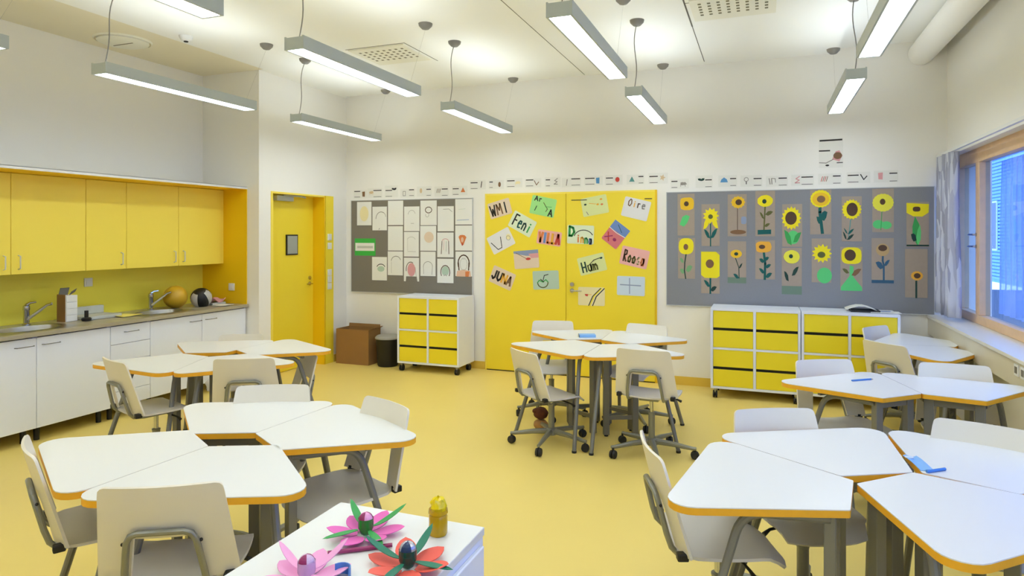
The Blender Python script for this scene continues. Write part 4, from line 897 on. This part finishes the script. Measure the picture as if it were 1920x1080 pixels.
CD = [(c1,'PBEIGE','tan card with dark crossing letters, top left of the doors'),(c2,'PGREEN','bright green card at the top of the left door'),(c3,'PLIME','pale lime card with scattered dots, top of the right door'),(c4,'PWHITE','white card with small tan letters, top right'),
 (c5,'PMINT','mint card with green letters starting with a tall F'),(c6,'PWHITE','white card with one large thin black curve'),(c7,'PPINK','pink card with red and blue block letters'),(c8,'PMINT','white card with a green initial and a black arc'),
 (c9,'PROSE','half pink half blue card tilted strongly'),(c10,'PBEIGE','beige card with a red spot and grey sky'),(c11,'PLIME','lime card with black and olive handwriting'),(c12,'PPINK','rose beige card with brown and olive handwriting'),
 (c13,'PBEIGE','beige card with four bold capitals, bottom left'),(c14,'PSAGE','sage card with a green heart'),(c15,'CREAM','cream card with a black edged yellow stripe, above the chairs'),(c16,'PBLUE','pale blue card with crossing blue lines')]
for (x, z, w_, h_, rt), (fn, pp, tx) in zip(CARDS, CD):
    a = Art(w_, h_, pp, round_=.015); fn(a); a.put('name_card', x, YB-.0305, z, tx, 'card', 'children name cards on the yellow double door', rot=rt)

# alphabet strip cards
ALP = [(-4.935,-4.852,2.157,2.085,-4.797,2.120),(-4.647,-4.534,2.163,2.083,-4.678,2.139),(-4.468,-4.377,2.159,2.085,-4.347,2.167),(-4.128,-4.064,2.159,2.087,-4.200,2.114),(-3.884,-3.828,2.159,2.085,-3.963,2.144),(-3.672,-3.598,2.158,2.080,-3.719,2.138),(-3.523,-3.449,2.157,2.088,-3.389,2.137),(-3.285,-3.199,2.222,2.153,-3.148,2.199),(-3.040,-3.002,2.224,2.160,-2.913,2.193),(-2.813,-2.726,2.232,2.165,-2.682,2.210),(-2.579,-2.494,2.234,2.165,-2.452,2.198),(-2.337,-2.290,2.229,2.160,-2.219,2.208),(-2.032,-1.935,2.231,2.161,-2.090,2.193),(-1.871,-1.769,2.231,2.166,-1.730,2.204),(-1.634,-1.561,2.228,2.160,-1.508,2.209),(-1.273,-1.226,2.234,2.164,-1.348,2.204),(-1.155,-1.071,2.230,2.163,-1.018,2.215),(-0.921,-0.864,2.170,2.105,-0.800,2.143),(-0.573,-0.512,2.176,2.105,-0.617,2.172),(-0.323,-0.270,2.182,2.110,-0.386,2.166),(-0.094,-0.025,2.175,2.106,-0.168,2.159),(0.143,0.215,2.172,2.102,0.078,2.145),(0.355,0.455,2.176,2.104,0.315,2.151),(0.640,0.702,2.178,2.108,0.562,2.152),(0.771,0.860,2.180,2.114,0.907,2.159),(1.129,1.189,2.189,2.115,1.050,2.165)]
ICON = [('sq','BRL','a brown square object'),('blob','TAN','a pale tan animal'),('bird','ink','a black bird'),('can','ink_light','an outlined can'),('oval','TAN','a tan upright figure'),('stripe','ink_light','a striped animal'),('tri','ORANGE','an orange red triangle shape'),
 ('pen','ink','a slanting black pen'),('oval','BRL','a brown oval'),('blob','CREAM','a pale yellow shape'),('tick','BRL','a brown tick shape'),('zig','ink_light','a grey zigzag figure'),('pen','ink_light','a grey slanting stick'),('sq','BLUE','a light blue block'),('round','RED','a red fruit'),('tri','TEAL2','a teal triangle'),('star','TAN','a tan star'),
 ('blob','ink_light','a grey animal'),('bird','DG','a dark bird on a branch'),('dome','BLUE','a blue dome'),('ring','ink_light','a grey ring on a stalk'),('legs','ink_light','grey legs'),('zig','ROSE','a rose zigzag'),('stripe','RED','a red striped thing'),('tick','ink','a black hook'),('sq','ROSE','a rose rounded block')]
for (x0, x1, z1, z0, px, pz), (kind, m_, tx) in zip(ALP, ICON):
    L_, R_ = min(x0, px-.045)-.012, max(x1, px+.045)+.012; T_, B_ = max(z1, pz+.04)+.012, min(z0, pz-.04)-.012
    w_, h_ = R_-L_, T_-B_; a = Art(w_, h_, 'paper_card', th=.001); U = lambda x: (x-L_)/w_; V = lambda z: (T_-z)/h_; s_ = .034
    a.line([(U(x0), V(z1)), (U(x1), V(z1))], .011, 'ink'); a.line([(U(x0), V(z0)), (U(x1), V(z0))], .005, 'ink')
    q = lambda dx, dz: (U(px+dx*s_), V(pz+dz*s_)); e = (s_/w_, s_/h_)
    if kind == 'sq': a.poly([q(-.6,.9), q(.6,1), q(.55,-1), q(-.5,-.9)], m_)
    elif kind in ('blob',): a.ell(*q(0,0), e[0]*1.0, e[1]*.5, m_, jit=.25).line([q(-.8,0), q(-.8,-.9)], .005, m_).line([q(.6,0), q(.6,-.9)], .005, m_)
    elif kind == 'bird': a.leaf(*q(-1,.6), *q(.3,-.1), .3, m_).leaf(*q(1,.7), *q(-.1,-.2), .3, m_)
    elif kind == 'can': a.line([q(-.5,.8), q(.5,.8), q(.5,-.8), q(-.5,-.8), q(-.5,.8)], .007, m_)
    elif kind == 'oval': a.ell(*q(0,0), e[0]*.5, e[1]*.9, m_)
    elif kind == 'stripe':
        for k in range(4): a.line([q(-.9+.45*k,-.7), q(-.5+.45*k,.7)], .006, m_ if k % 2 == 0 else 'BRL')
    elif kind == 'tri': a.poly([q(0,1), q(.9,-.7), q(-.9,-.7)], m_)
    elif kind == 'pen': a.line([q(.2,1), q(-.1,-1)], .010, m_)
    elif kind == 'tick': a.line([q(-.8,.8), q(0,-.7), q(.8,.3)], .009, m_)
    elif kind == 'zig': a.line([q(.6,1), q(-.4,.3), q(.5,-.1), q(-.6,-.9), q(.6,-.9)], .009, m_)
    elif kind == 'round': a.ell(*q(0,0), e[0]*.7, e[1]*.8, m_)
    elif kind == 'star': a.spiky(*q(0,0), e[0]*1.0, e[1]*1.1, m_, 5, .55)
    elif kind == 'dome': a.poly([q(-1.1,-.6), q(-.8,.3), q(0,.9), q(.8,.3), q(1.1,-.6)], m_)
    elif kind == 'ring': a.arc(*q(0,.3), e[0]*.6, e[1]*.6, 0, 360, .006, m_).line([q(0,-.4), q(0,-1.1)], .008, 'ink')
    elif kind == 'legs': a.line([q(-.8,.8), q(-.5,-.9)], .009, m_).line([q(-.1,.8), q(0,-.9)], .009, m_).line([q(-.1,.8), q(.9,.7), q(1,-.4)], .007, m_)
    a.put('alphabet_card', (L_+R_)/2, YB-.001, (T_+B_)/2, 'small white alphabet card above the boards showing '+tx, 'card', 'alphabet cards in a row along the back wall')
a = Art(.215, .29, 'paper_card', th=.001); a.line([(.05,.07),(.95,.06)],.016,'ink').line([(.02,.42),(.45,.42)],.013,'ink').fan((.75,.6),[(.55,.72),(.7,.45),(.85,.42),(.98,.6),(.85,.8)],'ROSE').ell(.78,.6,.18,.12,'BRL').line([(.02,.82),(.3,.84),(.6,.72)],.008,'ink_light').ell(.35,.92,.08,.03,'ink').line([(.75,.84),(.98,.84)],.008,'ink')
a.put('wall_poster', .619, YB-.001, 2.407, 'single small white sheet above the row of alphabet cards on the right', 'poster')
